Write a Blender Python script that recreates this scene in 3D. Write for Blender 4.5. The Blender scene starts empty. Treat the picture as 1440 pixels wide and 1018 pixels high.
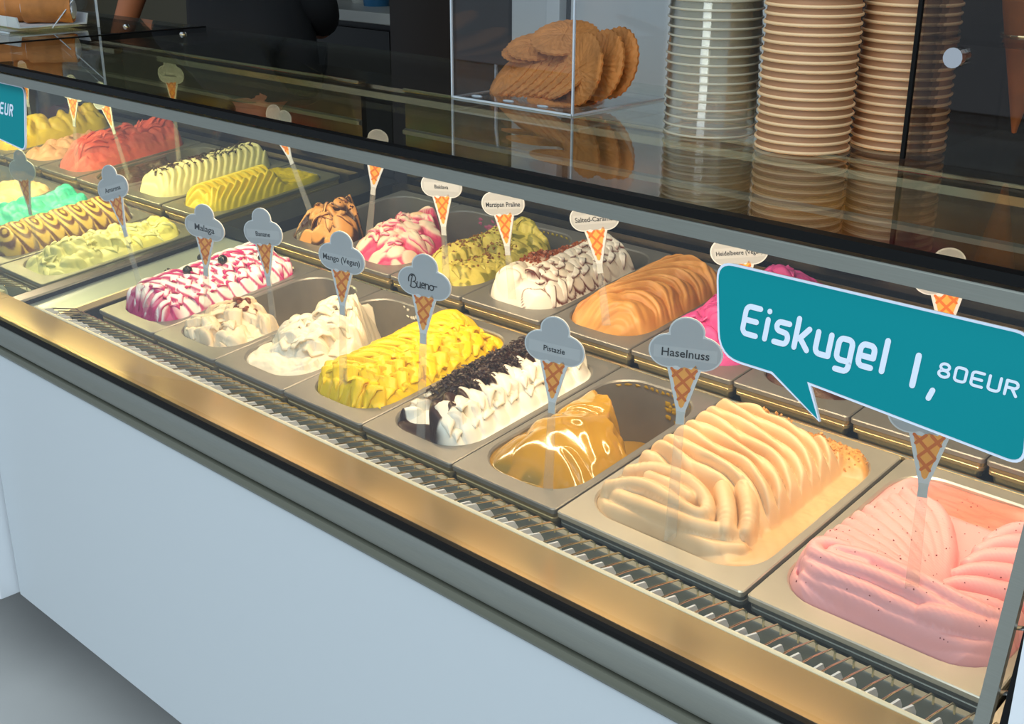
import bpy, math, random
import numpy as np
from mathutils import Matrix, Vector

random.seed(7)
SC = bpy.context.scene
COL = SC.collection

# ------------------------------------------------------------------ camera, world, lights, exposure
cam_d = bpy.data.cameras.new('camera')
cam = bpy.data.objects.new('camera', cam_d)
COL.objects.link(cam)
cam_d.sensor_fit = 'HORIZONTAL'
cam_d.sensor_width = 36.0
cam_d.lens = 42.218
cam_d.clip_start = 0.02
_rt = Vector((0.7273, 0.6863, 0.0043)); _up = Vector((-0.2511, 0.2603, 0.9323)); _fw = Vector((-0.6387, 0.6792, -0.3616))
_fw.normalize(); _rt = (_rt - _fw * _rt.dot(_fw)).normalized(); _up = _rt.cross(_fw)
cam.matrix_world = Matrix(((_rt.x, _up.x, -_fw.x, 1.7898), (_rt.y, _up.y, -_fw.y, -0.9017), (_rt.z, _up.z, -_fw.z, 0.6404), (0, 0, 0, 1)))
SC.camera = cam

SC.view_settings.view_transform = 'Standard'
SC.view_settings.look = 'None'
SC.view_settings.gamma = 1.0
SC.view_settings.use_curve_mapping = False
SC.view_settings.exposure = 0.0
SC.cycles.max_bounces = 10
SC.cycles.transparent_max_bounces = 48
SC.cycles.glossy_bounces = 5
SC.cycles.sample_clamp_indirect = 6.0
SC.cycles.caustics_reflective = False
SC.cycles.caustics_refractive = False

W = bpy.data.worlds.new('world'); SC.world = W; W.use_nodes = True
_bg = W.node_tree.nodes['Background']
_bg.inputs[0].default_value = (0.70, 0.84, 1.0, 1); _bg.inputs[1].default_value = 0.55

def area(name, loc, target, sx, sy, power, color):
    d = bpy.data.lights.new(name, 'AREA'); d.shape = 'RECTANGLE'; d.size = sx; d.size_y = sy
    d.energy = power; d.color = color
    o = bpy.data.objects.new(name, d); COL.objects.link(o)
    dirv = Vector(target) - Vector(loc)
    o.location = loc; o.rotation_euler = dirv.to_track_quat('-Z', 'Y').to_euler()
    return o
# daylight falling in through the open shop front behind the camera
area('shopfront_window', (1.9, -3.9, 1.3), (0.9, 0.0, 0.2), 1.5, 2.4, 38, (0.82, 0.94, 1.0))
area('overhead_daylight', (1.7, -1.9, 3.6), (0.9, -0.2, 0.0), 3.6, 2.0, 88, (0.82, 0.94, 1.0))
# warm strip lamps under the front beam of each case
area('case_strip_lamp', (0.76, 0.185, 0.3815), (0.76, 0.185, 0.0), 1.52, 0.014, 6.7, (1.0, 0.73, 0.43))
area('left_case_strip_lamp', (-0.78, 0.185, 0.3815), (-0.78, 0.185, 0.0), 1.2, 0.016, 11.0, (1.0, 0.80, 0.48))

# ------------------------------------------------------------------ helpers
D = D0 = math.radians
def lin(c):
    return tuple((x / 12.92 if x <= 0.04045 else ((x + 0.055) / 1.055) ** 2.4) for x in c)
def hx(s):
    s = s.lstrip('#'); return lin(tuple(int(s[i:i + 2], 16) / 255 for i in (0, 2, 4)))

def mat(name, color=(.8, .8, .8), rough=.5, metal=0.0, spec=.5, attr=None, noise=0.0, nscale=30, bump=0.0, bscale=200, sss=0.0, stretch=None, coat=0.0, emit=None):
    m = bpy.data.materials.new(name); m.use_nodes = True
    nt = m.node_tree; b = nt.nodes['Principled BSDF']
    b.inputs['Base Color'].default_value = (*color, 1); b.inputs['Roughness'].default_value = rough
    b.inputs['Metallic'].default_value = metal; b.inputs['Specular IOR Level'].default_value = spec
    if coat: b.inputs['Coat Weight'].default_value = coat; b.inputs['Coat Roughness'].default_value = .06
    if sss:
        b.inputs['Subsurface Weight'].default_value = sss; b.inputs['Subsurface Radius'].default_value = (.006, .004, .003); b.inputs['Subsurface Scale'].default_value = 1.0
    src = None
    if attr:
        a = nt.nodes.new('ShaderNodeAttribute'); a.attribute_name = attr; src = a.outputs['Color']
    if noise:
        tc = nt.nodes.new('ShaderNodeTexCoord'); mp = nt.nodes.new('ShaderNodeMapping')
        nt.links.new(tc.outputs['Object'], mp.inputs[0])
        if stretch: mp.inputs['Scale'].default_value = stretch
        n = nt.nodes.new('ShaderNodeTexNoise'); n.inputs['Scale'].default_value = nscale; n.inputs['Detail'].default_value = 4
        nt.links.new(mp.outputs[0], n.inputs['Vector'])
        mx = nt.nodes.new('ShaderNodeMix'); mx.data_type = 'RGBA'; mx.blend_type = 'MULTIPLY'
        mx.inputs[0].default_value = 1.0
        rg = nt.nodes.new('ShaderNodeMapRange'); rg.inputs[1].default_value = .3; rg.inputs[2].default_value = .7
        rg.inputs[3].default_value = 1 - noise; rg.inputs[4].default_value = 1 + noise * .3
        nt.links.new(n.outputs['Fac'], rg.inputs[0])
        if src: nt.links.new(src, mx.inputs[6])
        else: mx.inputs[6].default_value = (*color, 1)
        nt.links.new(rg.outputs[0], mx.inputs[7]); src = mx.outputs[2]
    if src: nt.links.new(src, b.inputs['Base Color'])
    if bump:
        tc = nt.nodes.new('ShaderNodeTexCoord'); n = nt.nodes.new('ShaderNodeTexNoise'); n.inputs['Scale'].default_value = bscale
        n.inputs['Detail'].default_value = 3
        mp = nt.nodes.new('ShaderNodeMapping'); nt.links.new(tc.outputs['Object'], mp.inputs[0])
        if stretch: mp.inputs['Scale'].default_value = stretch
        nt.links.new(mp.outputs[0], n.inputs['Vector'])
        bp = nt.nodes.new('ShaderNodeBump'); bp.inputs['Strength'].default_value = bump; bp.inputs['Distance'].default_value = .002
        nt.links.new(n.outputs['Fac'], bp.inputs['Height']); nt.links.new(bp.outputs[0], b.inputs['Normal'])
    if emit:
        b.inputs['Emission Color'].default_value = (*emit[0], 1); b.inputs['Emission Strength'].default_value = emit[1]
    return m

def glass_mat(name, tint=(.97, 1, .985), ior=1.5, haze=0.0, hazecol=(.8, .8, .8), rough=0.0):
    """clear pane: light passes straight through, Fresnel part mirrors"""
    m = bpy.data.materials.new(name); m.use_nodes = True
    nt = m.node_tree; nt.nodes.clear()
    out = nt.nodes.new('ShaderNodeOutputMaterial')
    tr = nt.nodes.new('ShaderNodeBsdfTransparent'); tr.inputs[0].default_value = (*tint, 1)
    gl = nt.nodes.new('ShaderNodeBsdfGlossy'); gl.inputs[1].default_value = rough
    ge = nt.nodes.new('ShaderNodeNewGeometry'); mr = nt.nodes.new('ShaderNodeMapRange')
    mr.inputs[3].default_value = ior; mr.inputs[4].default_value = 1 / ior
    nt.links.new(ge.outputs['Backfacing'], mr.inputs[0])
    fr = nt.nodes.new('ShaderNodeFresnel'); nt.links.new(mr.outputs[0], fr.inputs[0])
    mx = nt.nodes.new('ShaderNodeMixShader'); nt.links.new(fr.outputs[0], mx.inputs[0])
    base = tr.outputs[0]
    if haze:
        df = nt.nodes.new('ShaderNodeBsdfDiffuse'); df.inputs[0].default_value = (*hazecol, 1)
        m2 = nt.nodes.new('ShaderNodeMixShader'); m2.inputs[0].default_value = haze
        nt.links.new(tr.outputs[0], m2.inputs[1]); nt.links.new(df.outputs[0], m2.inputs[2]); base = m2.outputs[0]
    nt.links.new(base, mx.inputs[1]); nt.links.new(gl.outputs[0], mx.inputs[2])
    nt.links.new(mx.outputs[0], out.inputs[0])
    return m

class MB:
    """collects vertices and faces for one mesh"""
    def __init__(s): s.v = []; s.f = []
    def add(s, vs, fs):
        o = len(s.v); s.v += [tuple(p) for p in vs]; s.f += [tuple(i + o for i in f) for f in fs]; return s
    def box(s, x0, x1, y0, y1, z0, z1):
        vs = [(x0, y0, z0), (x1, y0, z0), (x1, y1, z0), (x0, y1, z0), (x0, y0, z1), (x1, y0, z1), (x1, y1, z1), (x0, y1, z1)]
        return s.add(vs, [(3, 2, 1, 0), (4, 5, 6, 7), (0, 1, 5, 4), (1, 2, 6, 5), (2, 3, 7, 6), (3, 0, 4, 7)])
    def prism(s, poly, a, b, axis='x'):
        """closed outline of (p,q) swept along an axis from a to b"""
        n = len(poly)
        def P(t, p):
            if axis == 'x': return (t, p[0], p[1])
            if axis == 'y': return (p[0], t, p[1])
            return (p[0], p[1], t)
        vs = [P(a, p) for p in poly] + [P(b, p) for p in poly]
        fs = [tuple(range(n))[::-1], tuple(range(n, 2 * n))]
        for i in range(n): j = (i + 1) % n; fs.append((i, j, n + j, n + i))
        return s.add(vs, fs)
    def tube(s, pts, r, seg=8, caps=True):
        pts = [Vector(p) for p in pts]; n = len(pts); rs = r if isinstance(r, (list, tuple)) else [r] * n
        base = len(s.v); prev = None
        for i, p in enumerate(pts):
            t = (pts[min(i + 1, n - 1)] - pts[max(i - 1, 0)]).normalized()
            if prev is None:
                a = t.orthogonal().normalized()
            else:
                a = (prev - t * prev.dot(t)); a = a.normalized() if a.length > 1e-6 else t.orthogonal().normalized()
            prev = a; b = t.cross(a)
            for k in range(seg):
                an = 2 * math.pi * k / seg
                s.v.append(tuple(p + (a * math.cos(an) + b * math.sin(an)) * rs[i]))
        for i in range(n - 1):
            for k in range(seg):
                k2 = (k + 1) % seg; o = base + i * seg
                s.f.append((o + k, o + k2, o + seg + k2, o + seg + k))
        if caps:
            s.f.append(tuple(base + k for k in range(seg))[::-1]); s.f.append(tuple(base + (n - 1) * seg + k for k in range(seg)))
        return s
    def lathe(s, prof, seg=32, cx=0, cy=0, closed=False):
        base = len(s.v); n = len(prof)
        for r, z in prof:
            for k in range(seg):
                an = 2 * math.pi * k / seg; s.v.append((cx + r * math.cos(an), cy + r * math.sin(an), z))
        for i in range(n if closed else n - 1):
            i2 = (i + 1) % n
            for k in range(seg):
                k2 = (k + 1) % seg
                s.f.append((base + i * seg + k, base + i * seg + k2, base + i2 * seg + k2, base + i2 * seg + k))
        return s
    def mesh(s, name):
        me = bpy.data.meshes.new(name); me.from_pydata(s.v, [], s.f); me.update(); return me

def obj(name, me, m=None, parent=None, smooth=None, bevel=0):
    if isinstance(me, MB): me = me.mesh(name)
    if m is not None and not me.materials: me.materials.append(m)
    o = bpy.data.objects.new(name, me); COL.objects.link(o)
    if parent is not None: o.parent = parent
    if smooth is not None:
        me.polygons.foreach_set('use_smooth', [True] * len(me.polygons))
        me.set_sharp_from_angle(angle=math.radians(smooth))
    if bevel:
        md = o.modifiers.new('bevel', 'BEVEL'); md.width = bevel; md.segments = 2; md.limit_method = 'ANGLE'
    return o
def tag(o, label, cat, group=None, kind=None):
    o['label'] = label; o['category'] = cat
    if group: o['group'] = group
    if kind: o['kind'] = kind
    return o
def empty(name, loc=(0, 0, 0), rot=(0, 0, 0)):
    o = bpy.data.objects.new(name, None); COL.objects.link(o); o.location = loc; o.rotation_euler = rot; o.empty_display_size = .05; return o
def struct(name, me, m, smooth=None):
    o = obj(name, me, m, None, smooth); o['kind'] = 'structure'; return o
def copy_tree(o, parent=None):
    c = o.copy(); COL.objects.link(c); c.parent = parent
    for ch in [x for x in o.children]: copy_tree(ch, c)
    return c

# ------------------------------------------------------------------ materials
M = {}
M['panel'] = mat('white_panel', hx('c9d0d4'), .35)
M['panel2'] = mat('white_board', hx('e8ecf0'), .4)
M['alu'] = mat('grey_aluminium', hx('8f9189'), .45, .6, noise=.06, nscale=40, stretch=(1, 30, 30))
M['alu2'] = mat('olive_aluminium', hx('77786a'), .4, .55)
M['steel'] = mat('brushed_steel', hx('c8c3b8'), .22, 1.0, bump=.05, bscale=60, stretch=(1, 60, 60))
M['ledge'] = mat('ledge_steel', hx('dcb67c'), .17, .58, noise=.05, nscale=14, stretch=(1, 40, 40))  # gold of the reflected warm interior light put into the steel's colour
M['pan'] = mat('pan_steel', hx('8f8b84'), .36, .50, noise=.12, nscale=25)
M['pan_wide'] = mat('bright_pan_steel', hx('cdc5b4'), .28, .55, noise=.08, nscale=18)
M['flange'] = mat('pan_flange', hx('e8cc90'), .22, .65)  # warm reflections painted into the polished steel as a gold tint
M['rearw'] = mat('rear_wall_steel', hx('6e6454'), .16, 1.0)
M['liner'] = mat('dark_liner_steel', hx('4c4740'), .28, .75)
M['duct'] = mat('air_duct_grey', hx('a3aca6'), .5, .1)
M['end_plate'] = mat('end_plate_steel', hx('aab4ac'), .3, .4)
M['end_edge'] = mat('end_plate_edge', hx('efdcb0'), .3, .3)
M['liner_dark'] = mat('case_end_liner', hx('2a2f33'), .35, .5)
M['gold'] = mat('polished_rail', hx('e0cfa8'), .14, 1.0)
M['cream'] = mat('cream_edging', hx('e9dcbc'), .4)
M['black'] = mat('black_gasket', hx('08090a'), .5, 0, .2)
M['fin'] = mat('white_plastic_fin', hx('dfe4ea'), .5)
M['teal'] = mat('teal_print', hx('00888f'), .55, 0, .15)
M['white'] = mat('white_print', hx('dfe8f6'), .5)
M['tagw'] = mat('tag_white', hx('abaeb4'), .42)
M['tag_edge'] = mat('tag_border', hx('d2d5da'), .42)
M['ink'] = mat('black_ink', hx('15171c'), .6)
M['waf_print'] = mat('printed_wafer', hx('f2a545'), .55)
M['waf_line'] = mat('printed_wafer_line', hx('d06a1c'), .55)
M['glass'] = glass_mat('clear_glass', (.985, 1, .99))
M['topglass'] = glass_mat('top_glass', (.95, .97, .93))
M['sideglass'] = glass_mat('greenish_glass', (.86, .90, .78))
M['acryl'] = glass_mat('clear_acrylic', (.97, .98, .985), 1.45)
M['smoke'] = glass_mat('smoked_acrylic', (.80, .78, .76), 1.45)
M['acryl_edge'] = mat('polished_acrylic_edge', hx('c9d2da'), .25, 0, .8)  # pale colour stands in for highlights along the acrylic edges
M['stem'] = glass_mat('clear_stem_plastic', (.96, .96, .93), 1.45, .10, (.85, .83, .8))
M['cup_clear'] = glass_mat('clear_cup_plastic', (.99, .985, .965), 1.5, .03, (.97, .95, .80))
M['cup_rim'] = glass_mat('clear_cup_rim', (.8, .8, .76), 1.5, .40, (.95, .88, .68))
M['chrome'] = mat('chrome', (.8, .8, .8), .12, 1.0)
M['paper'] = mat('brown_paper', hx('b0805a'), .6, noise=.06, nscale=60)
M['paper_rim'] = mat('brown_paper_rim', hx('efc898'), .55)
M['wafer'] = mat('waffle_biscuit', hx('d08440'), .7, noise=.25, nscale=45, bump=.3, bscale=160)
M['cone'] = mat('waffle_cone', hx('b0682a'), .65, noise=.2, nscale=40)
M['floor'] = mat('grey_floor_tile', hx('dadad6'), .5, noise=.12, nscale=3)
M['darkcab'] = mat('dark_brown_cabinet', hx('2a211b'), .5)
M['olive'] = mat('olive_drawer', hx('4a4431'), .5)
M['blackcab'] = mat('black_drawer', hx('0e0e0d'), .5)
M['greywall'] = mat('grey_fridge_front', hx('dadbd8'), .45)
M['worktop'] = mat('worktop', hx('b9bbb4'), .4)
M['bwall'] = mat('back_wall', hx('3b362e'), .8)
M['ceil'] = mat('ceiling_paint', hx('5b5a57'), .8)
M['shirt'] = mat('black_shirt', hx('0d0f14'), .85, noise=.2, nscale=12)
M['skin'] = mat('skin', hx('b8714a'), .55, sss=.1)
M['hair'] = mat('dark_hair', hx('20150f'), .6)
M['trouser'] = mat('dark_trousers', hx('23242b'), .8)

T = 0.1036                      # slope of the pan rows
ct, st = math.cos(T), math.sin(T)
ROW = [(0.0, 0.0), (0.3456, 0.0548)]
PD = 0.333                      # pan depth
XL, XR = -0.035, 1.545          # inside of the case
GK = 0.216
def gy(z): return -0.0706 - GK * (0.4 - z)    # front glass plane
FLOOR = -0.80

# ------------------------------------------------------------------ the room
struct('floor', MB().box(-4.5, 3.6, -4.8, 3.2, FLOOR - .05, FLOOR), M['floor'])
struct('wall_back', MB().box(-4.5, 3.6, 2.6, 2.7, FLOOR, 2.3), M['bwall'])
struct('wall_left', MB().box(-4.6, -4.5, 0.2, 2.7, FLOOR, 2.3), M['bwall'])
struct('wall_right', MB().box(3.6, 3.7, 0.2, 2.7, FLOOR, 2.3), M['bwall'])
struct('ceiling', MB().box(-4.6, 3.7, -.2, 2.7, 2.3, 2.36), M['ceil'])

def wpart(name, mb, m, parent, smooth=None, bevel=0):
    o = obj(name, mb, m, parent, smooth, bevel); o.location = -parent.location; return o

# ------------------------------------------------------------------ display cases
def slope_quad(mb, x0, x1, y0, y1, dz, th):
    """slab lying parallel to the sloping pan rows"""
    t = math.tan(T)
    return mb.prism([(y0, y0 * t + dz), (y0, y0 * t + dz - th), (y1, y1 * t + dz - th), (y1, y1 * t + dz)], x0, x1)

def glass_poly(off=0.0, z0=.018, z1=.392):
    n = Vector((0, -1, GK)).normalized()
    a = [(gy(z0), z0), (gy(z1), z1)]
    return [(a[0][0], a[0][1]), (a[1][0], a[1][1]), (a[1][0] - n.y * -.006 * -1, a[1][1]), (a[0][0] - n.y * -.006 * -1, a[0][1])]

def build_case(name, loc, xl, xr, x_out0, x_out1, label, wire_step, first):
    c = empty(name, loc)
    tag(c, label, 'display case')
    # outer front
    wpart('front_panel', MB().box(x_out0 + (.006 if first else 0), x_out1, -.158 if first else -.19, -.14, -.522, -.046), M['panel'] if first else M['panel2'], c, bevel=.0015)
    wpart('plinth', MB().box(x_out0, x_out1, .05, .68, FLOOR, -.50), M['liner_dark'], c)
    wpart('case_body', MB().box(x_out0 + .006, x_out1 - .002, -.14, .76, -.50, -.17), M['liner_dark'], c)
    wpart('lower_trim', MB().prism([(-.157, -.0275), (-.1625, -.030), (-.1635, -.037), (-.161, -.043), (-.155, -.046), (-.14, -.046), (-.14, -.0275)], x_out0, x_out1), M['alu2'], c, 50)
    wpart('upper_trim', MB().prism([(-.1555, .0105), (-.1615, .008), (-.165, .002), (-.166, -.008), (-.1645, -.018), (-.160, -.0255), (-.14, -.0255), (-.14, .0105)], x_out0, x_out1), M['alu'], c, 50)
    wpart('gasket', MB().prism([(-.160, .011), (-.160, .0165), (-.157, .0188), (-.150, .0188), (-.150, .011)], x_out0, x_out1), M['black'], c)
    wpart('ledge', MB().box(x_out0, x_out1, -.1495, -.090, .006, .0175), M['ledge'], c)
    wpart('ledge_edging', MB().prism([(-.0905, .010), (-.0905, .0182), (-.089, .0194), (-.086, .0194), (-.0845, .018), (-.0845, .000)], xl, x_out1 - .03), M['cream'], c, 40)
    # air grille between ledge and pans
    n = int((xr - xl) / wire_step)
    me_w = MB().tube([(0, -.086, .0145), (0, -.060, .0100), (0, -.024, .0005), (0, -.0165, -.0060), (0, -.0160, -.0150)], .0011, 6).mesh('wire')
    me_f = MB().prism([(-.0845, -.022), (-.0845, .0165), (-.066, .0125), (-.061, .004), (-.059, -.022)], -.0011, .0011).mesh('fin')
    for i in range(n):
        x = xl + .008 + i * wire_step
        o = obj('wire', me_w, M['gold'], c, 60 if i == 0 else None); o.location = Vector((x, 0, 0)) - c.location
        o = obj('fin', me_f, M['fin'], c); o.location = Vector((x + wire_step * .5, 0, 0)) - c.location
        o.rotation_euler = (0, 0, random.uniform(-.12, .05))
    wpart('air_duct', MB().box(xl, xr, -.0845, .02, -.06, -.040), M['duct'], c)
    wpart('front_rail', MB().prism([(-.0155, -.03), (-.0155, -.0160), (-.0140, -.0142), (-.0060, -.0142), (-.0045, -.0160), (-.0045, -.05), (-.0155, -.05)], xl, xr), M['alu'], c, 40)
    wpart('pan_support', MB().box(xl, xr, -.0045, .012, -.05, -.032), M['liner'], c)
    # step between the rows
    wpart('middle_rail', MB().prism([(.3335, .010), (.3335, .0335), (.3345, .0350), (.3365, .0350), (.3375, .0335), (.3375, -.02), (.3335, -.02)], xl, xr), M['gold'], c, 40)
    wpart('gap_shadow_bar', MB().box(xl, xr, .339, .352, -.05, .024), M['liner_dark'], c)  # dark bar standing in for the shadow between the rows
    # rear of the case
    t = math.tan(T); zr = ROW[1][1] + PD * st
    yr = ROW[1][0] + PD * ct
    wpart('rear_ledge', MB().prism([(yr + .004, zr - .03), (yr + .004, zr + .002), (yr + .03, zr + .004), (yr + .03, zr - .03)], xl, xr), M['liner'], c)
    wpart('rear_wall', MB().box(xl, xr, .722, .735, -.17, .276), M['rearw'], c)
    wpart('rear_rail', MB().prism([(.712, .118), (.712, .126), (.722, .129), (.722, .110)], xl, xr), M['alu'], c)
    wpart('rear_rail', MB().prism([(.714, .192), (.714, .200), (.722, .203), (.722, .190)], xl, xr), M['alu'], c)
    wpart('rear_top_rail', MB().box(xl, xr, .716, .738, .276, .284), M['gold'], c, bevel=.002)
    wpart('rear_worktop', MB().box(x_out0, x_out1, .738, .86, .262, .276), M['steel'], c)
    wpart('liner_floor', MB().box(xl, xr, -.06, .722, -.17, -.16), M['liner_dark'], c)
    # glass
    n = Vector((0, -1, GK)).normalized() * -.006
    def gp(z0, z1, o0=0.0, o1=1.0):
        a = Vector((0, gy(z0), z0)); b = Vector((0, gy(z1), z1))
        return [(a.y + n.y * o0, a.z + n.z * o0), (b.y + n.y * o0, b.z + n.z * o0), (b.y + n.y * o1, b.z + n.z * o1), (a.y + n.y * o1, a.z + n.z * o1)]
    wpart('front_glass', MB().prism(gp(.0185, .3925), x_out0 + .006, xr - .005), M['glass'], c)
    # beam under the top glass
    wpart('lamp_beam', MB().prism([(-.0905, .3752), (-.0905, .3872), (-.0893, .3885), (-.0790, .3885), (-.0790, .3752)], x_out0, x_out1), M['alu'], c, 40)
    wpart('lamp_housing', MB().box(xl, xr, .176, .194, .3830, .3915), M['gold'], c)
    return c

case = build_case('display_case', (0.75, 0, FLOOR), XL, XR, -.115, 1.568, 'long ice cream display case with pale front panel and steel ledge', .0191, True)
# right end of the case: edge strip, clear end pane, black corner post
def along_glass(x0, x1, o0, o1, z0=.0185, z1=.392):
    n = Vector((0, -1, GK)).normalized()
    a = Vector((0, gy(z0), z0)); b = Vector((0, gy(z1), z1))
    return MB().prism([(a.y + n.y * o0, a.z + n.z * o0), (b.y + n.y * o0, b.z + n.z * o0), (b.y + n.y * o1, b.z + n.z * o1), (a.y + n.y * o1, a.z + n.z * o1)], x0, x1)
wpart('glass_edge_strip', along_glass(1.540, 1.5510, -.006, .001), M['alu'], case)
wpart('corner_post', along_glass(1.5585, 1.5675, -.012, .004), M['black'], case)
wpart('end_glass', MB().prism([(gy(.02), .02), (gy(.39), .39), (.45, .39), (.72, .28), (.72, .02)], 1.5600, 1.5655), M['glass'], case)
for z in (.05, .10, .15): wpart('hinge_clip', MB().tube([(1.548, gy(z) + .010, z), (1.5585, gy(z) + .010, z + .004)], .0018, 6), M['chrome'], case)
wpart('end_board', MB().box(1.5695, 1.60, -.16, .72, FLOOR, .30), M['panel2'], case)
wpart('end_shelf', slope_quad(MB(), XR - .033, 1.5585, -.02, .70, -.003, .05), M['pan_wide'], case)
# left end of the case: steel shelf, dark end liner, green tinted dividing pane
wpart('end_shelf', slope_quad(MB(), -.088, -.036, -.0895, .70, -.002, .02), M['end_plate'], case)
wpart('end_shelf_edge', slope_quad(MB(), -.040, -.0345, -.0895, .70, .0015, .012), M['end_edge'], case)
wpart('end_sill', slope_quad(MB(), -.131, -.0885, -.0895, .70, -.003, .02), M['end_plate'], case)
wpart('end_liner', slope_quad(MB(), -.0342, -.030, -.03, .71, -.008, .12), M['liner'], case)
tt = math.tan(T)
zb = -.09 * tt
wpart('dividing_glass', MB().prism([(gy(.01) + .012, .012), (gy(.385) + .010, .385), (.44, .392), (.66, .28), (.70, .70 * tt + .004), (-.09, zb + .02)], -.137, -.131), M['sideglass'], case)
wpart('dividing_glass_seal', slope_quad(MB(), -.1395, -.1285, -.09, .69, .0055, .006), M['black'], case)
# back part of the dividing wall next to the second row
wpart('end_upstand', slope_quad(MB(), -.128, -.036, .335, .70, .025, .022), M['liner_dark'], case)
# top glass of both cases
def top_glass(x0, x1, parent):
    wpart('top_glass', MB().box(x0, x1, -.0905, .450, .3925, .400), M['topglass'], parent)
    wpart('black_front_band', MB().box(x0, x1, -.0915, -.0795, .3920, .4005), M['black'], parent)
top_glass(-.3075, 1.62, case)

case2 = build_case('display_case', (-.78, 0, FLOOR), -1.45, -.172, -1.5, -.116, 'second display case beyond the green dividing pane, with white front board', .0191, False)
wpart('end_liner', slope_quad(MB(), -.1722, -.150, -.085, .71, -.006, .12), M['liner_dark'], case2)
wpart('end_cap', slope_quad(MB(), -.1722, -.142, -.088, .70, .004, .016), M['liner'], case2)
top_glass(-1.55, -.3145, case2)
wpart('glass_joint', MB().box(-.3145, -.3075, -.0905, .452, .3900, .4012), M['black'], case2)
for x in (-.415, -.215):
    p = case2 if x < -.31 else case
    wpart('glass_clamp', MB().lathe([(.0001, .4000), (.0065, .4000), (.0072, .4020), (.0050, .4048), (.0001, .4054)], 14, x, .342), M['chrome'], p, 40)

# ------------------------------------------------------------------ steel pans
def rrect(x0, x1, y0, y1, r, k=7):
    pts = []
    for cx, cy, a0 in ((x1 - r, y1 - r, 0), (x0 + r, y1 - r, 90), (x0 + r, y0 + r, 180), (x1 - r, y0 + r, 270)):
        for i in range(k + 1):
            a = math.radians(a0 + 90 * i / k); pts.append((cx + r * math.cos(a), cy + r * math.sin(a)))
    return pts
OP = dict(m=.010, y0=.024, y1=.314, r=.050)
def pan_mesh(w):
    loops = []
    e = .0008
    loops.append((rrect(e + .0035, w - e - .0035, .0035, PD - .0035, .004), -.0075))
    loops.append((rrect(e, w - e, 0, PD, .005), -.0065))
    loops.append((rrect(e, w - e, 0, PD, .005), -.0012))
    loops.append((rrect(e + .0012, w - e - .0012, .0012, PD - .0012, .005), 0))
    m = OP['m']
    loops.append((rrect(m, w - m, OP['y0'], OP['y1'], OP['r']), 0))
    loops.append((rrect(m + .002, w - m - .002, OP['y0'] + .002, OP['y1'] - .002, OP['r'] - .001), -.002))
    loops.append((rrect(m + .003, w - m - .003, OP['y0'] + .003, OP['y1'] - .003, OP['r'] - .002), -.010))
    loops.append((rrect(m + .009, w - m - .009, OP['y0'] + .009, OP['y1'] - .009, OP['r'] - .006), -.0900))
    loops.append((rrect(m + .012, w - m - .012, OP['y0'] + .012, OP['y1'] - .012, OP['r'] - .009), -.092))
    mb = MB(); n = len(loops[0][0])
    for lp, z in loops: mb.v += [(x, y, z) for x, y in lp]
    for i in range(len(loops) - 1):
        for k in range(n):
            k2 = (k + 1) % n; mb.f.append((i * n + k, i * n + k2, (i + 1) * n + k2, (i + 1) * n + k))
    o = (len(loops) - 1) * n
    mb.f.append(tuple(o + k for k in range(n)))
    return mb.mesh('ice_cream_pan')
PANMESH = {}; FLM = {}
def flange_mesh(w):
    mb = MB(); lp = []
    for d, z in ((.0035, -.0073), (.0022, -.0085), (.0022, -.0125), (.0032, -.0135), (.0022, -.0145), (.0022, -.0185), (.0050, -.0205), (.0070, -.030)):
        lp.append((rrect(d, w - d, d, PD - d, .007), z))
    n = len(lp[0][0])
    for l, z in lp: mb.v += [(x, y, z) for x, y in l]
    for i in range(len(lp) - 1):
        for k in range(n):
            k2 = (k + 1) % n; mb.f.append((i * n + k, (i + 1) * n + k, (i + 1) * n + k2, i * n + k2))
    return mb.mesh('flange')
def pan(x, row, w, label, m='pan', group=None):
    key = (round(w, 4), m)
    if key not in PANMESH: PANMESH[key] = pan_mesh(w); FLM[key] = flange_mesh(w)
    o = obj('ice_cream_pan', PANMESH[key], M[m], None, 35)
    o.location = (x, ROW[row][0], ROW[row][1]); o.rotation_euler = (T, 0, 0)
    obj('flange', FLM[key], M['flange'] if m == 'pan' else M['alu'], o, 40)
    tag(o, label, 'pan', group or ('pans in the front row' if row == 0 else 'pans in the back row'))
    return o

# ------------------------------------------------------------------ ice cream
def _h2(ix, iy, s):
    r = (ix * 374761393 + iy * 668265263 + s * 974711) & 0x7fffffff
    r = ((r ^ (r >> 13)) * 1274126177) & 0x7fffffff
    return ((r ^ (r >> 16)) & 0xffff) / 65535.0
def vn(x, y, s=0):
    ix = np.floor(x).astype(np.int64); iy = np.floor(y).astype(np.int64); fx = x - ix; fy = y - iy
    fx = fx * fx * (3 - 2 * fx); fy = fy * fy * (3 - 2 * fy)
    return (_h2(ix, iy, s) * (1 - fx) + _h2(ix + 1, iy, s) * fx) * (1 - fy) + (_h2(ix, iy + 1, s) * (1 - fx) + _h2(ix + 1, iy + 1, s) * fx) * fy
def fbm(x, y, o=4, s=0):
    t = 0; a = .5
    for i in range(o): t = t + a * (vn(x, y, s + i * 17) - .5) * 2; x = x * 2.03 + 5.1; y = y * 2.03 + 3.7; a *= .5
    return t
def sst(a, b, x):
    t = np.clip((x - a) / (b - a), 0, 1); return t * t * (3 - 2 * t)
def lob(ph, k=2.4, skew=1.0):
    f = (ph - np.floor(ph)) ** skew; return 1 - np.abs(2 * f - 1) ** k
def mixc(a, b, t):
    a = np.asarray(a); b = np.asarray(b)
    return a * (1 - t[..., None]) + b * t[..., None]
def full(c, X): return np.broadcast_to(np.array(c), X.shape + (3,)).copy()
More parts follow.
